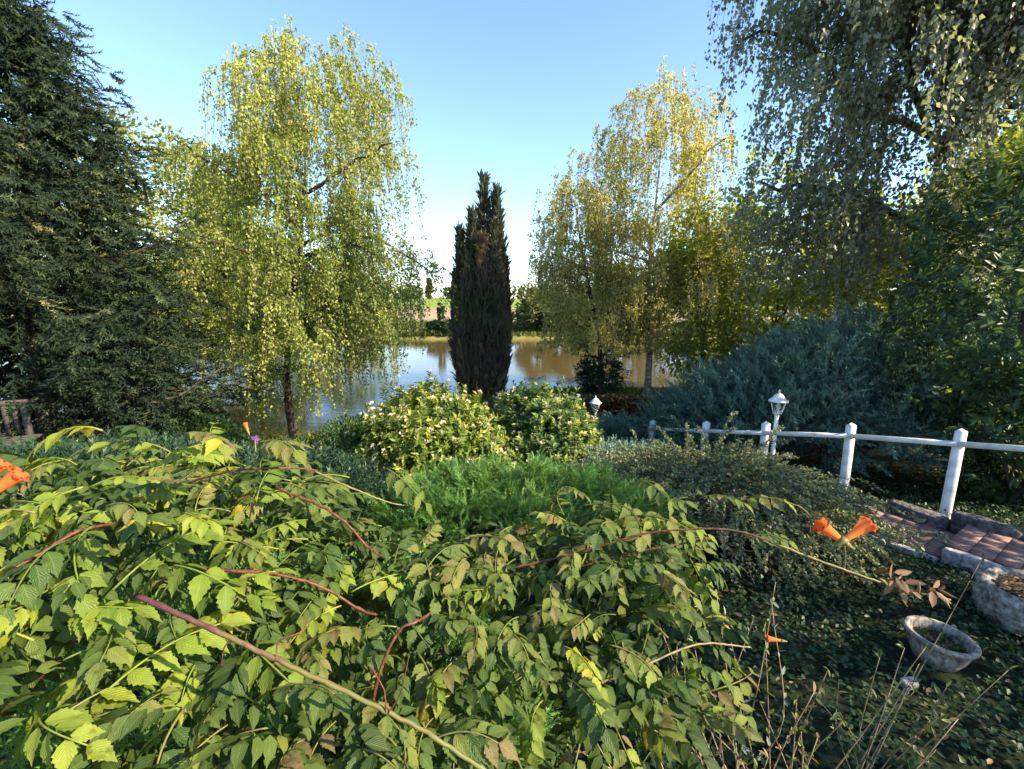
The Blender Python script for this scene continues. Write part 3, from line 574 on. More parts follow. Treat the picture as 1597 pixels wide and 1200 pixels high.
# dark junipers, left and under the vine
mound('juniper_bush', 'dark low juniper carpet behind the vine at the left', -4.6, 5.0, 2.3, 1.2, .55, PLUME, 3600, .28, M['darkjun'], 115, inner=.4, prof=.35)
mound('juniper_bush', 'dark juniper behind the vine tips, right of the carpet at the left', -2.35, 4.2, 1.2, 1.1, .75, PLUME, 2400, .26, M['darkjun'], 116, inner=.4, prof=.4)
mound('juniper_bush', 'shaded green juniper glimpsed under the vine leaves', -.95, 1.45, 1.15, 1.1, 1.32, FINE, 2600, .16, M['greenjun'], 117, inner=.25, prof=.35, upw=.4)
mound('shore_bush', 'dark bush on the shore behind the weeping birch trunk', -6.3, 8.4, 1.5, .7, .85, DIAMOND, 7000, .07, M['cover'], 118, inner=.5)
mound('shore_bush', 'dark bush on the shore right of the weeping birch trunk', -3.2, 9.6, 1.2, .8, .7, DIAMOND, 5000, .07, M['shrubdark'], 119, inner=.5)

# cotoneaster: arching shoots with tiny leaves
def cotoneaster():
    global rng
    rng = np.random.default_rng(121); base = np.array([2.1, 4.8, float(gz(2.1, 4.8))]); root = thing('cotoneaster_bush', base, 'grey-green small-leaved cotoneaster mound spilling in front of the white fence', 'shrub')
    n = 1500; a = rng.uniform(0, 6.283, n); q = np.sqrt(rng.random(n)) * .92; X = base[0] + 1.2 * q * np.cos(a) - .3 * q * np.sin(a); Y = base[1] + 1.35 * q * np.sin(a) + .0 * X
    h = (.70 + .06 * np.cos(a)) * (1 - q ** 2.2) ** .5 * (1 + .12 * noise(np.column_stack([X, Y, 0 * X]), .5)); Z = gz(X, Y) + h * rng.random(n) ** .25
    d = nrm(np.column_stack([np.cos(a) * (.3 + q), np.sin(a) * (.3 + q), .55 * (1 - q) + .15 + 0 * a]) + rng.normal(size=(n, 3)) * [.4, .4, .2])
    L_ = rng.uniform(.25, .55, n); long_ = rng.choice(n, 150, replace=False); L_[long_] *= 1.9; d[long_, 2] += .45; d = nrm(d)
    K = 5; tt = np.linspace(0, 1, K)[None, :, None]; SP = np.stack([X, Y, Z], -1)[:, None] + L_[:, None, None] * (d[:, None] * tt + np.array([0, 0, -.45]) * tt ** 2.2)
    SP[..., 2] = np.maximum(SP[..., 2], gz(SP[..., 0], SP[..., 1]) + .03)
    g = Geo(); V, F = tubes3(SP[:, [0, 2, 4]], np.linspace(.005, .002, 3)[None]); g.add(V, F); g.build('stems', M['twig'], root, kind='stuff')
    per = (L_ * 125).astype(int); idx = np.repeat(np.arange(n), per); u = rng.random(len(idx)) * (K - 1); b = np.floor(u).astype(int).clip(0, K - 2); fr = (u - b)[:, None]
    p = SP[idx, b] * (1 - fr) + SP[idx, b + 1] * fr; N = len(p); tn = nrm(SP[idx, b + 1] - SP[idx, b]); fw = nrm(tn * .4 + rnd_dirs(N))
    g = Geo(); scatter(g, DIAMOND, p + rng.normal(size=(N, 3)) * .008, fw, nrm(rnd_dirs(N) * .8 + [0, 0, 1]), rng.uniform(.022, .038, N), np.clip(.45 + .2 * noise(p, .4) + rng.normal(size=N) * .2, 0, 1)); g.build('foliage', M['coton'], root, kind='stuff'); print('cotoneaster', N)
cotoneaster()

# laurels at the right edge; the third is unseen, added for its shade
LAU = [(7.0, 6.2, 1.8, 1.4, 5.4, 'tall laurel at the right edge with sunlit yellow-green top leaves', 131), (6.5, 5.3, .9, .8, 2.3, 'lower shaded laurel behind the fence at the right edge', 132), (6.9, 1.0, 1.5, 2.2, 5.5, 'unseen laurel outside the right edge, added to shade the vine and ground', 133)]
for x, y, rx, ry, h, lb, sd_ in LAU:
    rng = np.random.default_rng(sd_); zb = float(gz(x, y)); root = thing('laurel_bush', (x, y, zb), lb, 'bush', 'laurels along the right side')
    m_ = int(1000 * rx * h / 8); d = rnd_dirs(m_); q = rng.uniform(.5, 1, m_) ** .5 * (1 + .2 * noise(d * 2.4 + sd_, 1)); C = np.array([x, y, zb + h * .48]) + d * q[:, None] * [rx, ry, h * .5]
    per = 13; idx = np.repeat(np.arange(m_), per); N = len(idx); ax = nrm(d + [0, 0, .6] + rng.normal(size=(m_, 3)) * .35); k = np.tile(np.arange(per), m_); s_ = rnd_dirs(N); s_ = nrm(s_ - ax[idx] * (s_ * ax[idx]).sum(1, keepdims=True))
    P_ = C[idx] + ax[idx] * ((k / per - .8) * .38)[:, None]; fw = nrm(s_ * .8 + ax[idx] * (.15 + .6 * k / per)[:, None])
    g = Geo(); scatter(g, OVAL, P_, fw, nrm(ax[idx] + .3 * rnd_dirs(N)), .125 * rng.uniform(.7, 1.25, N), np.clip(.42 + .18 * rng.normal(size=N) + (.1 * rng.normal(size=m_))[idx] + .5 * np.clip((P_[:, 2] - zb - .66 * h) / (.22 * h), 0, 1), 0, 1)); g.build('foliage', M['laurel'], root, kind='stuff')  # upper leaves coloured lime to stand for sun on the bush top
    for j in range(6):
        e = C[rng.integers(m_)]; b_ = np.array([x + rng.normal() * .12, y + rng.normal() * .12, zb]); g = Geo(); g.add(*tube(curve([b_, (b_ + e) / 2 + [0, 0, .2], e], 8), np.linspace(.05, .012, 8), 6)); g.build('stem', M['bark'], root, smooth=True)

# low brown hedge along the near shore, right of centre
rng = np.random.default_rng(141); x0, x1 = 1.9, 5.6; hy = 12.9; zb = float(gz(3, hy)); root = thing('low_hedge', ((x0 + x1) / 2, hy, zb), 'low clipped hedge with brown leaves below the white birch trunk', 'hedge')
n = 9000; X = rng.uniform(x0, x1, n); Y = hy + rng.uniform(-.28, .28, n); Z = zb + rng.random(n) ** .7 * .52; p = np.column_stack([X, Y, Z]); g = Geo()
scatter(g, DIAMOND, p, rnd_dirs(n), rnd_dirs(n), rng.uniform(.06, .1, n), np.clip(.35 + .18 * (X - x0) / 3.7 + rng.normal(size=n) * .2, 0, 1)); g.build('foliage', M['browncover'], root, kind='stuff')
for k in range(9):
    g = Geo(); xx = x0 + .2 + k * .41; g.add(*tube([[xx, hy, zb], [xx + .03, hy + .02, zb + .22], [xx - .04, hy, zb + .45]], [.02, .014, .006], 5)); g.build('stem', M['twig'], root)

# grass along the near shore and ground cover under everything
rng = np.random.default_rng(145); n = 20000; X = rng.uniform(-13, 9, n); Y = shore(X) - rng.random(n) ** 1.4 * 2.4; p = np.column_stack([X, Y, gz(X, Y)]); g = Geo()
scatter(g, SLIM, p, np.column_stack([rng.normal(size=n) * .35, rng.normal(size=n) * .35, np.ones(n)]), rnd_dirs(n), rng.uniform(.08, .26, n), np.clip(.5 + .2 * noise(p, 1) + rng.normal(size=n) * .18, 0, 1))
tag(g.build('shore_grass', M['grass'], kind='stuff'), 'grass along the near edge of the pond', 'grass')

# ------------------------------------------------------------------ steps, edging, fence, lamps
U = nrm(np.array([-.545, .838, 0])); Vv = nrm(np.array([.838, .545, 0])); O0 = np.array([3.92, 3.78, 0])
ROT = np.column_stack([U, Vv, [0, 0, 1]]); RZ = math.atan2(U[1], U[0])
def tread_z(i): return .11 if i < 0 else -.02 - .15 * i
step_n = range(-3, 4); TL = .78; PW = .66
g = Geo()
for i in step_n:
    z = tread_z(i); c = O0 + U * (TL * (i + .5)) + Vv * (PW / 2); c[2] = z - .17; g.box(c, (TL - .004, PW, .31), ROT)
path = g.build('path', M['mortar'], kind='structure')
tg = Geo(); tw, tl = PW / 4, TL / 5; tg.box((0, 0, 0), (tl - .008, tw - .008, .018)); tm = tg.mesh('tile'); tm.materials.append(M['tile'])
rng = np.random.default_rng(151)
for i in step_n:
    for a in range(5):
        for b_ in range(4):
            c = O0 + U * (TL * i + tl * (a + .5)) + Vv * (tw * (b_ + .5)); c[2] = tread_z(i) - .006 + rng.normal() * .0012
            o = link('tile', tm, None, path); o.location = c; o.rotation_euler = (rng.normal() * .012, rng.normal() * .012, RZ + rng.normal() * .008)
def rough_block(sz, seed, amp=.02, sub=4):
    r_ = np.random.default_rng(seed); g = Geo(); n = sub
    import itertools
    # superellipsoid-like block
    th = np.linspace(0, 2 * math.pi, 16, endpoint=False); V = []
    for z, s in ((-.5, .92), (-.42, 1), (.36, 1), (.48, .93), (.5, .8)):
        for t in th:
            c_, s_ = math.cos(t), math.sin(t); k = (abs(c_) ** 8 + abs(s_) ** 8) ** (-1 / 8); V.append([c_ * k * .5 * s, s_ * k * .5 * s, z])
    V = np.array(V) * sz; V += noise(V * 1.0 + seed, .09)[:, None] * amp * nrm(V); i = np.arange(4)[:, None] * 16; j = np.arange(16)[None]; k = (j + 1) % 16
    F = [np.stack([i + j, i + k, i + k + 16, i + j + 16], -1).reshape(-1, 4)]; V = np.concatenate([V, [[0, 0, .5 * sz[2]]]]); F.append(np.stack([np.full(16, 80), 64 + np.arange(16), 64 + (np.arange(16) + 1) % 16], -1)); g.add(V, F); return g
kb = [rough_block((.37, .07, .2), s, .016).mesh('kerb_stone', True) for s in (1, 2, 3)]
for m_ in kb: m_.materials.append(M['kerb'])
eb = [rough_block((.5, .15, .26), s, .035).mesh('edging_stone', True) for s in (4, 5, 6)]
for m_ in eb: m_.materials.append(M['darkstone'])
for i in step_n:
    for a in range(2):
        c = O0 + U * (TL * i + TL * (a + .5) / 2) - Vv * .055; c[2] = tread_z(i) - .107; o = link('kerb_stone', kb[(i + a) % 3], None, path); o.location = c; o.rotation_euler = (0, 0, RZ + rng.normal() * .02)
for k in range(11):
    c = O0 + U * (-2.2 + .52 * k) + Vv * (PW + .1); i = math.floor((-2.2 + .52 * k) / TL); c[2] = tread_z(i) - .05 + rng.normal() * .012; o = link('edging_stone', eb[k % 3], None, path); o.location = c; o.rotation_euler = (0, rng.normal() * .03, RZ + rng.normal() * .04)

# fence: posts and one rail
tops = [at(1500, 669, 4.6), at(1328, 660, 5.45), at(1195, 658, 6.25), at(1102, 657, 7.0), at(1019, 655, 7.85)]
fd = nrm(tops[4] - tops[0]); fdir = nrm(np.array([fd[0], fd[1], 0])); fside = np.array([fdir[1], -fdir[0], 0]); fside = -fside if fside[1] > 0 else fside
pr = tops[0] - (tops[1] - tops[0]); fr_ = thing('fence', (tops[2][0], tops[2][1], tops[2][2] - .93), 'white wooden post and rail fence running down beside the tiled steps', 'fence')
fa = math.atan2(fdir[1], fdir[0])
g = Geo(); w_ = .043
V = [[x * w_, y * w_, z] for z in (-1.15, -.03) for x, y in ((-1, -1), (1, -1), (1, 1), (-1, 1))] + [[0, 0, .005]]
g.add(V, [np.array([[0, 1, 5, 4], [1, 2, 6, 5], [2, 3, 7, 6], [3, 0, 4, 7]]), np.array([[4, 5, 8], [5, 6, 8], [6, 7, 8], [7, 4, 8]])]); pm = g.mesh('post'); pm.materials.append(M['white'])
for k, t in enumerate([pr] + tops):
    o = link('post', pm, None, fr_); o.location = Vector(t - ORI[fr_.name]); o.rotation_euler = (rng.normal() * .012, rng.normal() * .012, fa + rng.normal() * .03)
def bar(g, a, b, wd, ht):
    a = np.array(a); b = np.array(b); d = nrm(b - a); s = nrm(np.cross(d, [0, 0, 1])); u = np.cross(s, d); g.box((a + b) / 2, (np.linalg.norm(b - a), wd, ht), np.column_stack([d, s, u]))
allp = [pr - (tops[1] - tops[0]) * .6] + [pr] + tops
for k in range(len(allp) - 1):
    g = Geo(); off = fside * (w_ + .017) + np.array([0, 0, -.155]); d = nrm(allp[k + 1] - allp[k]); e0 = .001; bar(g, allp[k] + off + d * e0, allp[k + 1] + off - d * e0 + (d * .05 if k == len(allp) - 2 else 0), .03, .055); g.build('rail', M['white'], fr_)
for k, t in enumerate(tops[:2]):
    g = Geo(); c = t + fside * (w_ + .001) + np.array([0, 0, -.9]); V, F = tube([c, c + fside * .004], .011, 8); g.add(V, F); g.build('bolt', M['darkstone'], fr_)

def lamp(name, label, base, H, s=1.0):
    root = thing(name, base, label, 'lamp', 'white garden lamp posts'); b = np.array(base); top = b + [0, 0, H]; mt = M['white']
    hz = H - .33 * s
    g = Geo(); g.add(*tube([b - [0, 0, .1], b + [0, 0, .02], b + [0, 0, hz]], [.03, .03, .027], 12)); g.add(*lathe([(.0, .0), (.075, .0), (.075, .02), (.04, .05), (.032, .06)], 16, b)); g.build('pole', mt, root, smooth=True)
    g = Geo(); g.add(*lathe([(.03, -.02), (.036, 0), (.03, .02), (.045, .03), (.062, .035), (.062, .05), (0, .05)], 6, b + [0, 0, hz])); g.build('lantern_base', mt, root)
    r0, r1, z0, z1 = .062 * s, .105 * s, hz + .05, hz + .05 + .17 * s
    for k in range(6):
        a = k * math.pi / 3; a2 = a + math.pi / 3; p0 = b + [r0 * math.cos(a), r0 * math.sin(a), z0]; p1 = b + [r1 * math.cos(a), r1 * math.sin(a), z1]; q0 = b + [r0 * math.cos(a2), r0 * math.sin(a2), z0]; q1 = b + [r1 * math.cos(a2), r1 * math.sin(a2), z1]
        g = Geo(); g.add(*tube([p0, p1], .008, 5)); g.build('frame_bar', mt, root)
        i_ = np.array([b[0], b[1], 0]) * 1.0; V = []
        for q in (p0, q0, q1, p1):
            for sc in (.90, .93): V.append([i_[0] + (q[0] - i_[0]) * sc, i_[1] + (q[1] - i_[1]) * sc, q[2]])
        V = np.array(V); g = Geo(); g.add(V, np.array([[0, 2, 4, 6], [1, 7, 5, 3], [0, 1, 3, 2], [2, 3, 5, 4], [4, 5, 7, 6], [6, 7, 1, 0]])); g.build('pane', M['glass'], root)
    g = Geo(); g.add(*lathe([(r1 * .9, z1 - .004), (.142 * s, z1 - .012), (.145 * s, z1), (.11 * s, z1 + .018 * s), (.085 * s, z1 + .05 * s), (.055 * s, z1 + .088 * s), (.02 * s, z1 + .105 * s), (.012, z1 + .112 * s)], 6, b)); rf = g.build('roof', mt, root)
    g = Geo(); g.add(*lathe([(.012, z1 + .105 * s), (.018, z1 + .118 * s), (.01, z1 + .128 * s), (.016, z1 + .14 * s), (0.001, z1 + .165 * s)], 10, b)); g.build('finial', mt, rf, smooth=True)
    g = Geo(); g.add(*lathe([(.018, z0), (.018, z0 + .05), (.03, z0 + .075), (.034, z0 + .1), (.02, z0 + .13), (.001, z0 + .14)], 12, b)); g.build('bulb', mt, root, smooth=True)
t1 = at(1216, 609, 6.3); z1_ = float(gz(t1[0], t1[1])); lamp('garden_lamp', 'white lantern lamp post rising behind the fence rail', (t1[0], t1[1], z1_), t1[2] - z1_ - .04, 1.0)
t2 = at(929, 618, 9.8); z2_ = float(gz(t2[0], t2[1])); lamp('garden_lamp', 'small far white lantern lamp right of the flowering shrubs', (t2[0], t2[1], z2_), t2[2] - z2_ - .04, 1.0)

# ------------------------------------------------------------------ stone trough, bowl, shard, bench
def deform(V, amp, s, seed): return V + nrm(V * [1, 1, .6] + 1e-6) * (noise(V + seed, s) * amp)[:, None]
tc_ = np.array([3.74, 2.92, .0]); root = thing('stone_trough', tc_, 'rough hollowed stone trough full of soil and dead leaves at the right edge', 'planter')
g = Geo(); V, F = lathe([(.0, -.04), (.22, -.04), (.30, .02), (.335, .12), (.34, .22), (.325, .29), (.295, .315), (.262, .30), (.25, .25), (.235, .2), (.0, .19)], 44); V = V * [1.15, .9, 1]; V = deform(V, .05, .14, 3); V = deform(V, .028, .05, 8); V = deform(V, .010, .022, 4); g.add(V * .88 + tc_, F); g.build('trough_body', M['stone'], root, smooth=True)
g = Geo(); V, F = lathe([(.255, .255), (.15, .265), (.0, .27)], 30); V = deform(V * [1.15, .9, 1], .012, .06, 5); g.add(V * .88 + tc_, F); g.build('soil', M['soil'], root, smooth=True)
rng = np.random.default_rng(161); n = 150; a = rng.uniform(0, 6.28, n); q = np.sqrt(rng.random(n)) * .20; p = tc_ + np.column_stack([q * np.cos(a) * 1.15, q * np.sin(a) * .9, .245 + rng.random(n) * .02]); g = Geo(); scatter(g, OVAL, p, np.column_stack([rng.normal(size=(n, 2)), rng.normal(size=n) * .25]), nrm(rng.normal(size=(n, 3)) * .35 + [0, 0, 1]), rng.uniform(.03, .075, n), rng.random(n)); g.build('dead_leaves', M['deadleaf'], root, kind='stuff')
bc = np.array([2.73, 2.56, .0]); root = thing('bowl_planter', bc, 'round weathered concrete bowl planter with weeds on the shaded ground', 'planter')
g = Geo(); V, F = lathe([(.0, 0), (.125, 0), (.14, .01), (.175, .08), (.2, .15), (.215, .2), (.228, .205), (.23, .225), (.222, .235), (.2, .235), (.192, .228), (.18, .17), (.16, .11), (.0, .1)], 48); V = deform(V, .004, .05, 2); tl_ = Matrix.Rotation(R(4), 3, 'Y'); V = V @ np.array(tl_).T; g.add(V * .8 + bc, F); g.build('bowl', M['concrete'], root, smooth=True)
g = Geo(); V, F = lathe([(.176, .15), (.1, .16), (.0, .155)], 30); V = deform(V, .014, .05, 5); g.add(.8 * V @ np.array(tl_).T + bc, F); g.build('soil', M['soil'], root, smooth=True)
n = 320; a = rng.uniform(0, 6.28, n); q = np.sqrt(rng.random(n)) * .13; p = bc + np.column_stack([q * np.cos(a), q * np.sin(a), .125 + rng.random(n) * .02]); g = Geo(); scatter(g, DIAMOND, p, rng.normal(size=(n, 3)) + [0, 0, .4], nrm(rng.normal(size=(n, 3)) * .5 + [0, 0, 1]), rng.uniform(.012, .03, n), rng.random(n)); g.build('weeds', M['cover'], root, kind='stuff')
sc = onz(1418, 1068, .03); g = Geo(); V = rough_block((.09, .06, .06), 9, .012).V[0]; g.add(V + sc, [rough_block((.09, .06, .06), 9).F4[0], rough_block((.09, .06, .06), 9).F3[0]]); tag(g.build('stone', M['kerb'], smooth=True), 'small pale broken stone lying left of the bowl planter', 'stone')

bp = onz(14, 742, -.12); ax_ = nrm(np.array([-.93, -.37, 0])); bx_ = np.array([ax_[1], -ax_[0], 0]); bx_ = bx_ if bx_[1] > 0 else -bx_
bz = float(gz(*bp[:2])); root = thing('bench', (bp[0], bp[1], bz), 'weathered grey wooden bench with slatted back at the left edge by the water', 'bench'); B0 = np.array([bp[0], bp[1], bz]) + ax_ * -.18
def bpt(u, v, z): return B0 + ax_ * u + bx_ * v + np.array([0, 0, z])
rb = np.column_stack([ax_, bx_, [0, 0, 1]])
for v in (0.03, .15, .27, .39):
    g = Geo(); g.box(bpt(.75, v, .44), (1.6, .105, .035), rb); g.build('seat_plank', M['oldwood'], root)
for u in (.1, 1.4):
    for v, h in ((.03, .42), (.43, .95)):
        g = Geo(); g.box(bpt(u, v + .03 * (v > .2), h / 2 - .02), (.07, .06, h), rb); g.build('leg', M['oldwood'], root)
    g = Geo(); g.box(bpt(u, .2, .385), (.06, .62, .06), rb); g.build('seat_support', M['oldwood'], root)
for k in range(11):
    g = Geo(); g.box(bpt(.21 + .11 * k, .455, .70), (.055, .025, .44), rb); g.build('back_slat', M['oldwood'], root)
g = Geo(); g.box(bpt(.75, .455, .945), (1.5, .045, .07), rb); g.build('top_rail', M['oldwood'], root)

# ------------------------------------------------------------------ ground cover right and left
rng = np.random.default_rng(171); n = 80000; X = rng.uniform(.6, 7.2, n); Y = rng.uniform(.9, 7.8, n)
along = (np.column_stack([X, Y]) - O0[:2]) @ Vv[:2]; keep = (along < -.13) | (along > PW + .22); keep &= ((X - bc[0]) ** 2 + (Y - bc[1]) ** 2 > .045) & ((X - tc_[0]) ** 2 + (Y - tc_[1]) ** 2 > .1); keep &= rng.random(n) < .72 + .5 * noise(np.column_stack([X, Y, 0 * X]), .35)
X, Y = X[keep], Y[keep]; n = len(X); p = np.column_stack([X, Y, gz(X, Y) + rng.random(n) * .07 + (along[keep] > 0) * rng.random(n) * .12]); g = Geo()
scatter(g, DIAMOND, p, rng.normal(size=(n, 3)) * [1, 1, .4] + [0, 0, .2], nrm(rng.normal(size=(n, 3)) * .45 + [0, 0, 1]), rng.uniform(.022, .048, n), np.clip(.45 + .25 * noise(p, .5) + rng.normal(size=n) * .2, 0, 1))
tag(g.build('ground_cover', M['cover'], kind='stuff'), 'dark ivy-like ground cover on the shaded ground around the bowl planter', 'ground cover')
n = 260; X = rng.uniform(1.2, 4.6, n); Y = rng.uniform(1.2, 4.5, n); p = np.column_stack([X, Y, gz(X, Y) + .05]); g = Geo(); scatter(g, OVAL, p, rng.normal(size=(n, 3)) * [1, 1, .2], nrm(rng.normal(size=(n, 3)) * .35 + [0, 0, 1]), rng.uniform(.03, .08, n), rng.random(n)); tag(g.build('fallen_leaves', M['deadleaf'], kind='stuff'), 'brown fallen leaves scattered over the shaded ground', 'leaves')
n = 16000; X = rng.uniform(-9, 1.2, n); Y = rng.uniform(1.5, 9.2, n); p = np.column_stack([X, Y, gz(X, Y) + rng.random(n) * .12]); g = Geo(); scatter(g, SLIM, p, rng.normal(size=(n, 3)) * [.7, .7, .3] + [0, 0, .7], rnd_dirs(n), rng.uniform(.06, .18, n), np.clip(.4 + .25 * noise(p, .8) + rng.normal(size=n) * .2, 0, 1)); tag(g.build('grass', M['cover'], kind='stuff'), 'dark grass between the junipers on the left', 'grass')

# ------------------------------------------------------------------ trumpet vine in the foreground
rng = np.random.default_rng(181)
def leaflet(st=13, teeth=True, c=5):
    """serrated ovate leaflet with pleated side veins; lu along, lv across"""
    V = []; A = []; F = []
    for i in range(st):
        t = i / (st - 1); wd = .275 * (math.sin(math.pi * t ** .58) ** 1.15 if 0 < t < 1 else 0); wd = max(wd, .004)
        if teeth and 1 < i < st - 1: wd *= 1.10 if i % 2 else .88
        z = -.24 * t * t + .02
        pl = .010 * math.cos(t * 9 * 2 * math.pi / 1.0) if teeth else 0
        for s in np.linspace(-1, 1, c):
            y = t + abs(s) * wd * .35 * (1 - t); V.append([s * wd, y - .0, z + .42 * abs(s) * wd - .5 * (abs(s) * wd) ** 2 * 2 + pl * abs(s)]); A.append([t + .02, abs(s) + .001])
    for i in range(st - 1):
        for j in range(c - 1): F.append([i * c + j, i * c + j + 1, (i + 1) * c + j + 1, (i + 1) * c + j])
    return np.array(V), np.array(F), np.array(A)
LFH = leaflet(13, True); LFL = leaflet(6, True, 3)
def compound(pairs, L_, ll, droop, seed, curl=.3):
    """positions and frames of one pinnate leaf's leaflets, plus its rachis points"""
    r_ = np.random.default_rng(seed); pts = []; n = 10
    for k in range(n):
        t = k / (n - 1); pts.append([curl * .10 * math.sin(t * 2.5) * L_, L_ * (t - .10 * droop * t * t), L_ * (.32 * t - droop * .62 * t * t)])
    R_ = np.array(pts); P = []; F = []; Uu = []; S = []; T = nrm(np.gradient(R_, axis=0))
    for k in range(pairs):
        t = .26 + .66 * k / (pairs - .5); i = int(t * 9); fr = t * 9 - i; p = R_[i] * (1 - fr) + R_[i + 1] * fr; d = T[i]; sd_ = nrm(np.cross(d, [0, 0, 1])); up = np.cross(sd_, d)
        for s in (-1, 1):
            f = nrm(d * (.45 + .35 * k / pairs) + s * sd_ * .8 + up * (r_.normal() * .15) + np.array([0, 0, -.30 - .25 * r_.random()])); P.append(p + s * sd_ * .004); F.append(f); Uu.append(nrm(up + s * sd_ * .15 + r_.normal(size=3) * .18)); S.append(ll * (.78 + .4 * math.sin(math.pi * (.2 + .6 * k / pairs))) * r_.uniform(.88, 1.12))
    P.append(R_[-1]); F.append(nrm(T[-1] + [0, 0, -.2])); Uu.append(nrm(np.cross(np.cross(T[-1], [0, 0, 1]), T[-1]))); S.append(ll * 1.15)
    return R_, np.array(P), np.array(F), np.array(Uu), np.array(S), r_
VAR = []
for k in range(10):
    VAR.append(compound([5, 4, 4, 5, 5, 4, 5, 5, 3, 5][k], .125 + .03 * (k % 3), [.046, .042, .049, .044, .04, .05, .043, .047, .05, .041][k], [.5, .8, 1.0, .6, .9, .4, 1.1, .7, .85, .6][k], 200 + k, (-1) ** k))
LEAFM = []; RACH = []
for k, (R_, P, F, Uu, S, r_) in enumerate(VAR):
    g = Geo(); scatter(g, LFH, P, F, Uu, S, np.clip(.5 + r_.normal(size=len(P)) * .1, 0, 1)); g.add(*tube(R_, np.linspace(.0022, .0012, 10), 5), .62); LEAFM.append(g.mesh('leaf', True))
    g = Geo(); g.add(*tube(R_, np.linspace(.0022, .0012, 10), 5)); m_ = g.mesh('leaf', True); m_.materials.append(M['cane_green']); RACH.append(m_)
LIME = []
for m_ in LEAFM:
    q = m_.copy(); q.materials.append(M['vinelime']); LIME.append(q); m_.materials.append(M['vine'])
g = Geo(); g.add(LFH[0], LFH[1], .5, LFH[2]); LM = g.mesh('leaflet', True); LM.materials.append(M['vine']); LML = LM.copy(); LML.materials.clear(); LML.materials.append(M['vinelime'])

vroot_loc = np.array([-.3, 1.35, 0.0]); vine = thing('trumpet_vine', vroot_loc, 'sprawling trumpet vine with pinnate serrated leaves and red canes across the foreground', 'vine')
# height of the leaf canopy
CT = np.array([(-.80, .62, 1.55), (-1.15, .75, 1.72), (-1.0, 1.05, 1.80), (-1.45, 1.2, 1.84), (-.62, .85, 1.50), (-.30, .72, 1.42), (-.85, 1.35, 1.72), (-.47, 1.1, 1.52), (-.36, 1.55, 1.42), (-.15, 1.25, 1.52), (.2, 1.3, 1.52), (.46, 1.5, 1.58), (.66, 1.65, 1.52),
               (-.33, .95, 1.34), (.0, .85, 1.30), (.2, 1.0, 1.34), (.45, 1.05, 1.18), (.62, 1.2, 1.22), (.75, 1.35, 1.22), (.4, .8, 1.12), (-.1, .6, 1.25), (.72, 1.0, .95), (-1.3, .5, 1.5)])
def canopy(x, y):
    d2 = (x[:, None] - CT[:, 0]) ** 2 + (y[:, None] - CT[:, 1]) ** 2; w_ = 1 / (d2 + .012) ** 1.6; return (w_ * CT[:, 2]).sum(1) / w_.sum(1)
def proj(p):
    d = p - CAM; yc = d @ FWD; return np.column_stack([CX + FPX * d[:, 0] / yc, CY - FPX * (d @ UPV) / yc, yc])
def inregion(p):
    q = proj(p); x, y = q[:, 0], q[:, 1]
    top = np.interp(x, [-400, 0, 110, 300, 420, 520, 640, 760, 880, 1000, 1080, 1130, 1200], [740, 745, 715, 700, 735, 790, 835, 830, 800, 785, 835, 950, 1120])
    return (y > top) & (x < np.interp(y, [780, 860, 950, 1050, 1200], [1120, 1130, 1110, 1100, 1060])) & (x > -500) & (y < 1500) & (q[:, 2] > .3)
def vine_points(n, seed):
    r_ = np.random.default_rng(seed); x = r_.uniform(-2.1, .95, n); y = r_.uniform(.42, 1.85, n); z = canopy(x, y); return np.column_stack([x, y, z]), r_
# stuff layers first: inner foliage below the surface
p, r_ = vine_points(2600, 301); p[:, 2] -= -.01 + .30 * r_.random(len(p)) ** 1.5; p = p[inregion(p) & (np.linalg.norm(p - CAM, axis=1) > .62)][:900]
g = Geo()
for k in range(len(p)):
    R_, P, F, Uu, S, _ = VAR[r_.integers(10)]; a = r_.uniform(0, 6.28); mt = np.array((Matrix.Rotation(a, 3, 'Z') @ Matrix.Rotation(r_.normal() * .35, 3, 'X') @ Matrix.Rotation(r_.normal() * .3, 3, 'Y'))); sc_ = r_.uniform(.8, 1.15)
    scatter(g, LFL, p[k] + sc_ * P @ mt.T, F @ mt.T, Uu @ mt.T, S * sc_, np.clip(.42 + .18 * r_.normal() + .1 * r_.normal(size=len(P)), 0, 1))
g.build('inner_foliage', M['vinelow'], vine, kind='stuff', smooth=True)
# individual leaves on top
p, r_ = vine_points(3200, 302); keep = inregion(p) & (np.linalg.norm(p - CAM, axis=1) > .72); p = p[keep]; q = proj(p); vis = (q[:, 0] > -60) & (q[:, 0] < 1240) & (q[:, 1] < 1260); p = p[vis]
# spread them out (greedy distance filter)
sel = []
for k in range(len(p)):
    if len(sel) > 275: break
    if all(np.linalg.norm(p[k] - p[s]) > .047 for s in sel): sel.append(k)
p = p[sel]; extra = []
for px, py, Y, dx in [(160, 672, 1.05, -.8), (215, 690, 1.0, .5), (290, 676, 1.05, .8), (265, 705, .98, -.6), (345, 690, 1.15, -.4), (400, 692, 1.2, .7), (130, 760, .92, -.9), (165, 790, .86, .8), (55, 800, .82, -.8), (285, 800, 1.0, .9), (600, 730, 1.55, .8), (545, 745, 1.5, -.6),
                      (870, 762, 1.6, .5), (905, 790, 1.6, .8), (990, 748, 1.65, .3), (1010, 790, 1.55, .8), (1090, 778, 1.62, .5), (1150, 785, 1.6, .7), (1080, 880, 1.35, .9), (1160, 840, 1.4, .8), (1020, 890, 1.3, .2)]:
    extra.append((at(px, py, Y), dx))
allp = [(v, None) for v in p] + extra; dist = [np.linalg.norm(v - CAM) for v, _ in allp]; near_rank = np.argsort(np.argsort(dist)); print('vine leaves', len(allp))
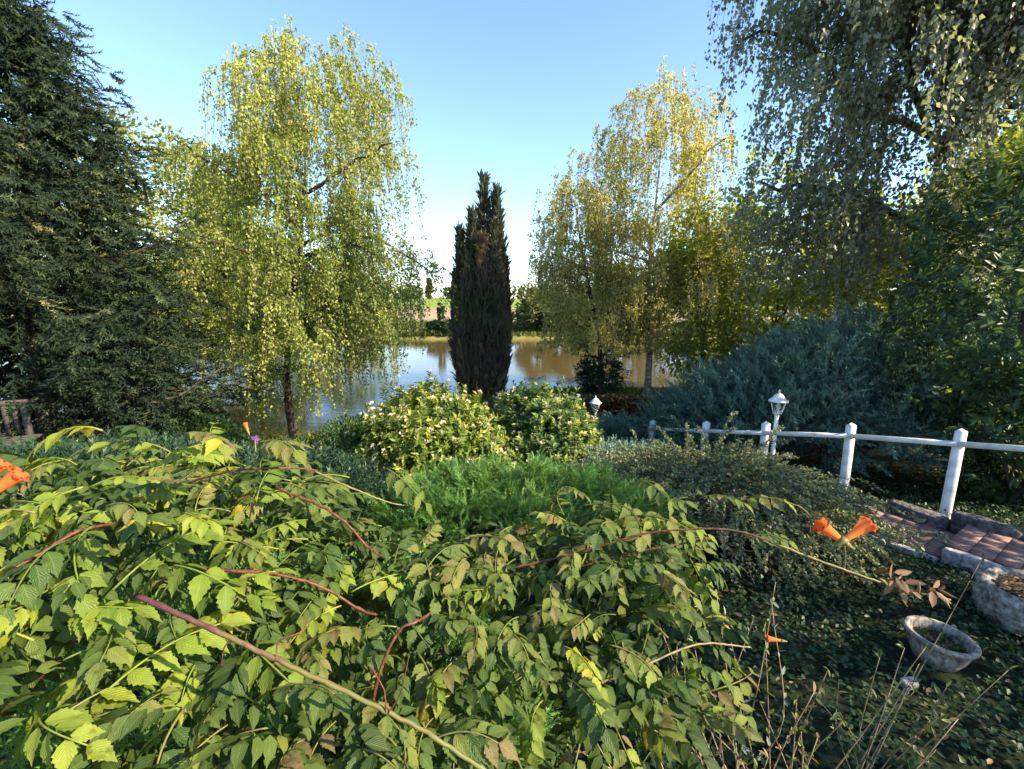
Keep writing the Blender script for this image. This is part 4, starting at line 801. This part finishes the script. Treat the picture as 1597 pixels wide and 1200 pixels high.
for k, (v, dx) in enumerate(allp):
    vi = int(r_.integers(10)); q = proj(v[None])[0]
    az = r_.uniform(0, 6.28) if dx is None else math.atan2(-dx, -.35)          # rotation about z, leaf points to +y at 0
    if dx is None and r_.random() < .55: az = math.pi + r_.normal() * .9       # more of them hang towards the viewer
    mt = Matrix.Rotation(az, 4, 'Z') @ Matrix.Rotation(r_.normal() * .25 + .1, 4, 'X') @ Matrix.Rotation(r_.normal() * .28, 4, 'Y'); sc_ = r_.uniform(.7, 1.25)
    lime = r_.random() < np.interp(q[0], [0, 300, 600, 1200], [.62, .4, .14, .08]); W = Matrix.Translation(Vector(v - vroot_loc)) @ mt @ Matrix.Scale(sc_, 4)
    if near_rank[k] < 32:      # nearest leaves: every leaflet an object of its own
        o = link('leaf', RACH[vi], None, vine); o.matrix_basis = W; R_, P, F, Uu, S, _ = VAR[vi]
        for j in range(len(P)):
            X_ = nrm(np.cross(F[j], Uu[j])); Z_ = np.cross(X_, F[j]); c = link('leaflet', LML if lime else LM, None, o); c.matrix_basis = Matrix.Translation(Vector(P[j])) @ Matrix(np.column_stack([X_, F[j], Z_]).tolist()).to_4x4() @ Matrix.Scale(float(S[j]), 4)
    else:
        o = link('leaf', (LIME if lime else LEAFM)[vi], None, vine); o.matrix_basis = W

def cane(pts, r0, r1, m_, n=None, nodes=True):
    W_ = [at(*q) for q in pts]
    if m_ == 'cane_red' and nodes: W_ = [W_[0] + (W_[0] - W_[1]) * .5 + [0, .05, -.03]] + W_ + ([W_[-1] + (W_[-1] - W_[-2]) * .5 + [0, .05, -.03]] if n is None else [])
    P = curve(W_, n or 10 * len(pts)); rr = np.linspace(r0, r1, len(P))
    if nodes: rr = rr * (1 + .28 * np.exp(-((np.arange(len(P)) % 9 - 4) / .8) ** 2))
    P = P + rng.normal(size=P.shape) * r0 * .16; g = Geo(); V, F = tube(P, rr, 8); tv = np.concatenate([np.repeat(np.linspace(0, 1, len(P)), 8), [0, 1]]); g.add(V, F, np.clip(tv + .22 * noise(V, .006), 0, 1)); return g.build('cane', M[m_], vine, smooth=True), P
cane([(215, 930, .75), (320, 977, .73), (440, 1033, .72), (560, 1090, .71), (660, 1140, .70), (760, 1205, .68)], .0048, .0038, 'cane_mix')
for q_ in ([(430, 1029, .718), (436, 1000, .73), (470, 985, .75), (482, 962, .78)], [(602, 1110, .703), (598, 1075, .71), (575, 1035, .73)], [(606, 1112, .703), (625, 1080, .71), (638, 1022, .73)], [(365, 998, .724), (350, 1010, .72), (345, 1040, .72)]): cane(q_, .0016, .0011, 'cane_red', nodes=False)
cane([(560, 1250, .86), (572, 1150, .88), (592, 1050, .90), (622, 985, .93), (650, 970, .95)], .0042, .003, 'cane_red')
cane([(330, 888, 1.02), (420, 895, 1.05), (500, 915, 1.08), (560, 950, 1.1)], .0042, .0035, 'cane_red')
cane([(440, 765, 1.22), (490, 785, 1.2), (535, 812, 1.18), (570, 850, 1.18)], .0038, .003, 'cane_red')
cane([(230, 775, 1.25), (320, 745, 1.22), (380, 733, 1.2), (450, 730, 1.25)], .0034, .0024, 'cane_red')
cane([(490, 735, 1.4), (545, 760, 1.4), (610, 785, 1.45), (650, 790, 1.5)], .0035, .002, 'cane_green')
cane([(-40, 905, .87), (10, 892, .89), (60, 865, .94), (120, 830, 1.0)], .0042, .0034, 'cane_red')
cane([(0, 1110, .84), (40, 1080, .84), (75, 1042, .86), (130, 990, .92)], .0042, .0034, 'cane_red')
cane([(250, 1200, .9), (285, 1172, .93), (340, 1130, .96), (420, 1070, 1.0)], .0042, .0034, 'cane_red')
_, RC = cane([(780, 890, 1.3), (880, 868, 1.3), (1010, 832, 1.28), (1130, 826, 1.24), (1210, 848, 1.2), (1300, 885, 1.16), (1390, 915, 1.13), (1480, 935, 1.1)], .0036, .0022, 'cane_red', n=64)
cane([(1200, 845, 1.198), (1300, 883, 1.158), (1390, 913, 1.128), (1482, 936, 1.1)], .0036, .0024, 'cane_green')
cane([(900, 885, 1.35), (1000, 860, 1.36), (1080, 845, 1.38)], .0036, .0026, 'cane_red')
cane([(900, 1080, 1.05), (1000, 1040, 1.08), (1090, 1005, 1.12), (1170, 1010, 1.15)], .003, .002, 'drystem')
def flower(px, py, Y, px2, py2, size=1.0, dy=.01):
    """trumpet from its stalk end (px,py) to its mouth (px2,py2)"""
    a = at(px, py, Y); b = at(px2, py2, Y + dy); d = nrm(b - a); L_ = np.linalg.norm(b - a); prof = [(.05, 0), (.09, .06), (.09, .3), (.125, .55), (.165, .78), (.195, .9), (.215, .97)]
    V = []; Rr = []; sides = 20; s = nrm(np.cross(d, [0, 0, 1])); u = np.cross(s, d)
    for r_, t in prof:
        for k in range(sides):
            an = 2 * math.pi * k / sides; V.append(a + d * L_ * t + L_ * r_ * (math.cos(an) * s + math.sin(an) * u)); Rr.append(.05 + .55 * t)
    for q, (r_, t) in enumerate(((.25, 1.0), (.29, .97))):
        for k in range(sides):
            an = 2 * math.pi * k / sides; lob = .62 + .38 * abs(math.cos(an * 2.5)) ** .7; V.append(a + d * L_ * t + L_ * r_ * lob * (math.cos(an) * s + math.sin(an) * u)); Rr.append(.85 + .1 * q)
    n = len(prof) + 2; i = np.arange(n - 1)[:, None] * sides; j = np.arange(sides)[None]; k = (j + 1) % sides
    g = Geo(); g.add(V, np.stack([i + j, i + k, i + k + sides, i + j + sides], -1).reshape(-1, 4), np.array(Rr)); o = g.build('flower', M['petal'], vine, smooth=True)
    g = Geo(); g.add(*tube([a - d * L_ * .22, a - d * L_ * .1, a, a + d * L_ * .16], [L_ * .03, L_ * .05, L_ * .08, L_ * .11], 8)); g.build('calyx', M['cane_green'], o, smooth=True)
flower(1322, 850, 1.16, 1278, 818, 1); flower(1312, 846, 1.15, 1356, 816, 1); flower(-30, 782, .8, 32, 738, 1, .03); flower(-45, 765, .86, 5, 722, 1, .03)
cane([(1315, 945 - 50, 1.155), (1318, 875, 1.155), (1317, 852, 1.155)], .0022, .0018, 'cane_green', nodes=False)
flower(1222, 1000, 1.3, 1196, 996, 1); flower(388, 676, 1.2, 382, 660, 1)
for (px, py, Y, m_) in [(1395, 905, 1.12, 'deadleaf'), (1410, 915, 1.12, 'deadleaf'), (1452, 918, 1.11, 'deadleaf')]:
    c0 = at(px, py, Y); n = 9; g = Geo(); scatter(g, OVAL, c0 + rng.normal(size=(n, 3)) * .008, rng.normal(size=(n, 3)) + [.3, 0, -.4], rnd_dirs(n), rng.uniform(.03, .055, n), rng.random(n)); g.build('withered_flower', M[m_], vine)
for (px, py, px2, py2) in [(1430, 930, 1434, 908), (1470, 934, 1482, 950), (1382, 912, 1372, 902)]:
    a = at(px, py, 1.11); b = at(px2, py2, 1.1); g = Geo(); g.add(*tube([a, (a + b) / 2 + [.001, 0, .001], b], [.004, .0045, .001], 6)); g.build('bud', M['cane_green'], vine, smooth=True)
# purple flower by the vine tips
c0 = at(398, 686, 1.18); d_ = nrm(CAM - c0); g = Geo(); fw = []; 
for k in range(5): fw.append(np.array([math.cos(k * 1.257), .2, math.sin(k * 1.257)]))
scatter(g, DIAMOND, np.repeat(c0[None], 5, 0), np.array(fw), np.repeat(d_[None], 5, 0), .014, rng.random(5)); ro = thing('purple_flower', c0 - [0, 0, .12], 'single small purple flower among the vine tips at the left', 'flower'); g.build('petals', M['purple'], ro)
g = Geo(); g.add(*tube([c0 - [0, 0, .12], c0 - [.004, 0, .06], c0], .0015, 5)); g.build('stem', M['cane_green'], ro)

# ------------------------------------------------------------------ dry and silvery stems at lower right
def weed(name, label, px, py, Y, hpx, seed, m_stem, m_leaf, nst, leafsz, leaves=True, spread=.3, cat='weed', group='weeds at the lower right'):
    r_ = np.random.default_rng(seed); b = at(px, py, Y); b[2] = max(float(gz(b[0], b[1])), b[2] - .6); h = at(px, hpx, Y)[2] - b[2]; root = thing(name, b, label, cat, group); LP = []; LF = []
    for k in range(nst):
        e = b + [r_.normal() * spread * h, r_.normal() * spread * .5 * h, h * r_.uniform(.6, 1.0)]; mid_ = (b + e) / 2 + r_.normal(size=3) * [.05, .05, .03] * h; C = curve([b + r_.normal(size=3) * [.02, .02, 0], mid_, e], 12)
        g = Geo(); g.add(*tube(C, np.linspace(.0035, .0016, 12), 5)); g.build('stem', M[m_stem], root, smooth=True)
        for q in range(3, 12): LP += [C[q]] * 2; LF += [r_.normal(size=3) + [0, 0, .5] for _ in range(2)]
    if leaves:
        g = Geo(); LP = np.array(LP); LF = np.array(LF); n = len(LP); scatter(g, OVAL, LP, LF, nrm(r_.normal(size=(n, 3)) * .5 + [0, 0, 1]), leafsz * r_.uniform(.6, 1.3, n), np.clip(r_.normal(size=n) * .25 + .55, 0, 1)); g.build('leaves', M[m_leaf], root, kind='stuff')
weed('silver_weed', 'silvery small-leaved stems in the dark gap right of the vine', 1105, 1010, 1.7, 885, 401, 'drystem', 'silver', 4, .022, spread=.16)
weed('silver_weed', 'tall upright stem with paired silvery leaves beside the vine', 1165, 1030, 1.6, 780, 402, 'drystem', 'silver', 3, .03, spread=.1)
weed('dry_weed', 'bare dry twigs with yellow-green tips below the orange flowers', 1225, 1150, 1.4, 965, 403, 'drystem', 'shrub', 11, .026, spread=.3)
weed('dry_weed', 'arching dry stems left of the bowl planter', 1290, 1190, 1.5, 1000, 404, 'drystem', 'cover', 13, .03, spread=.55)
weed('dry_weed', 'dry brown stems and leaves at the bottom edge right of the vine', 1190, 1220, 1.2, 1060, 405, 'drystem', 'deadleaf', 16, .03, spread=.5)
weed('green_weed', 'small green leafy weed between the bowl planter and the dry stems', 1370, 1130, 1.75, 1010, 406, 'drystem', 'laurel', 8, .045, spread=.3)
weed('green_weed', 'sprig with bright yellow-green tip near the bottom right corner', 1445, 1200, 1.6, 1140, 407, 'drystem', 'shrub', 3, .04, spread=.12)
print('tris', sum(len(o.data.polygons) for o in bpy.data.objects if o.type == 'MESH'))
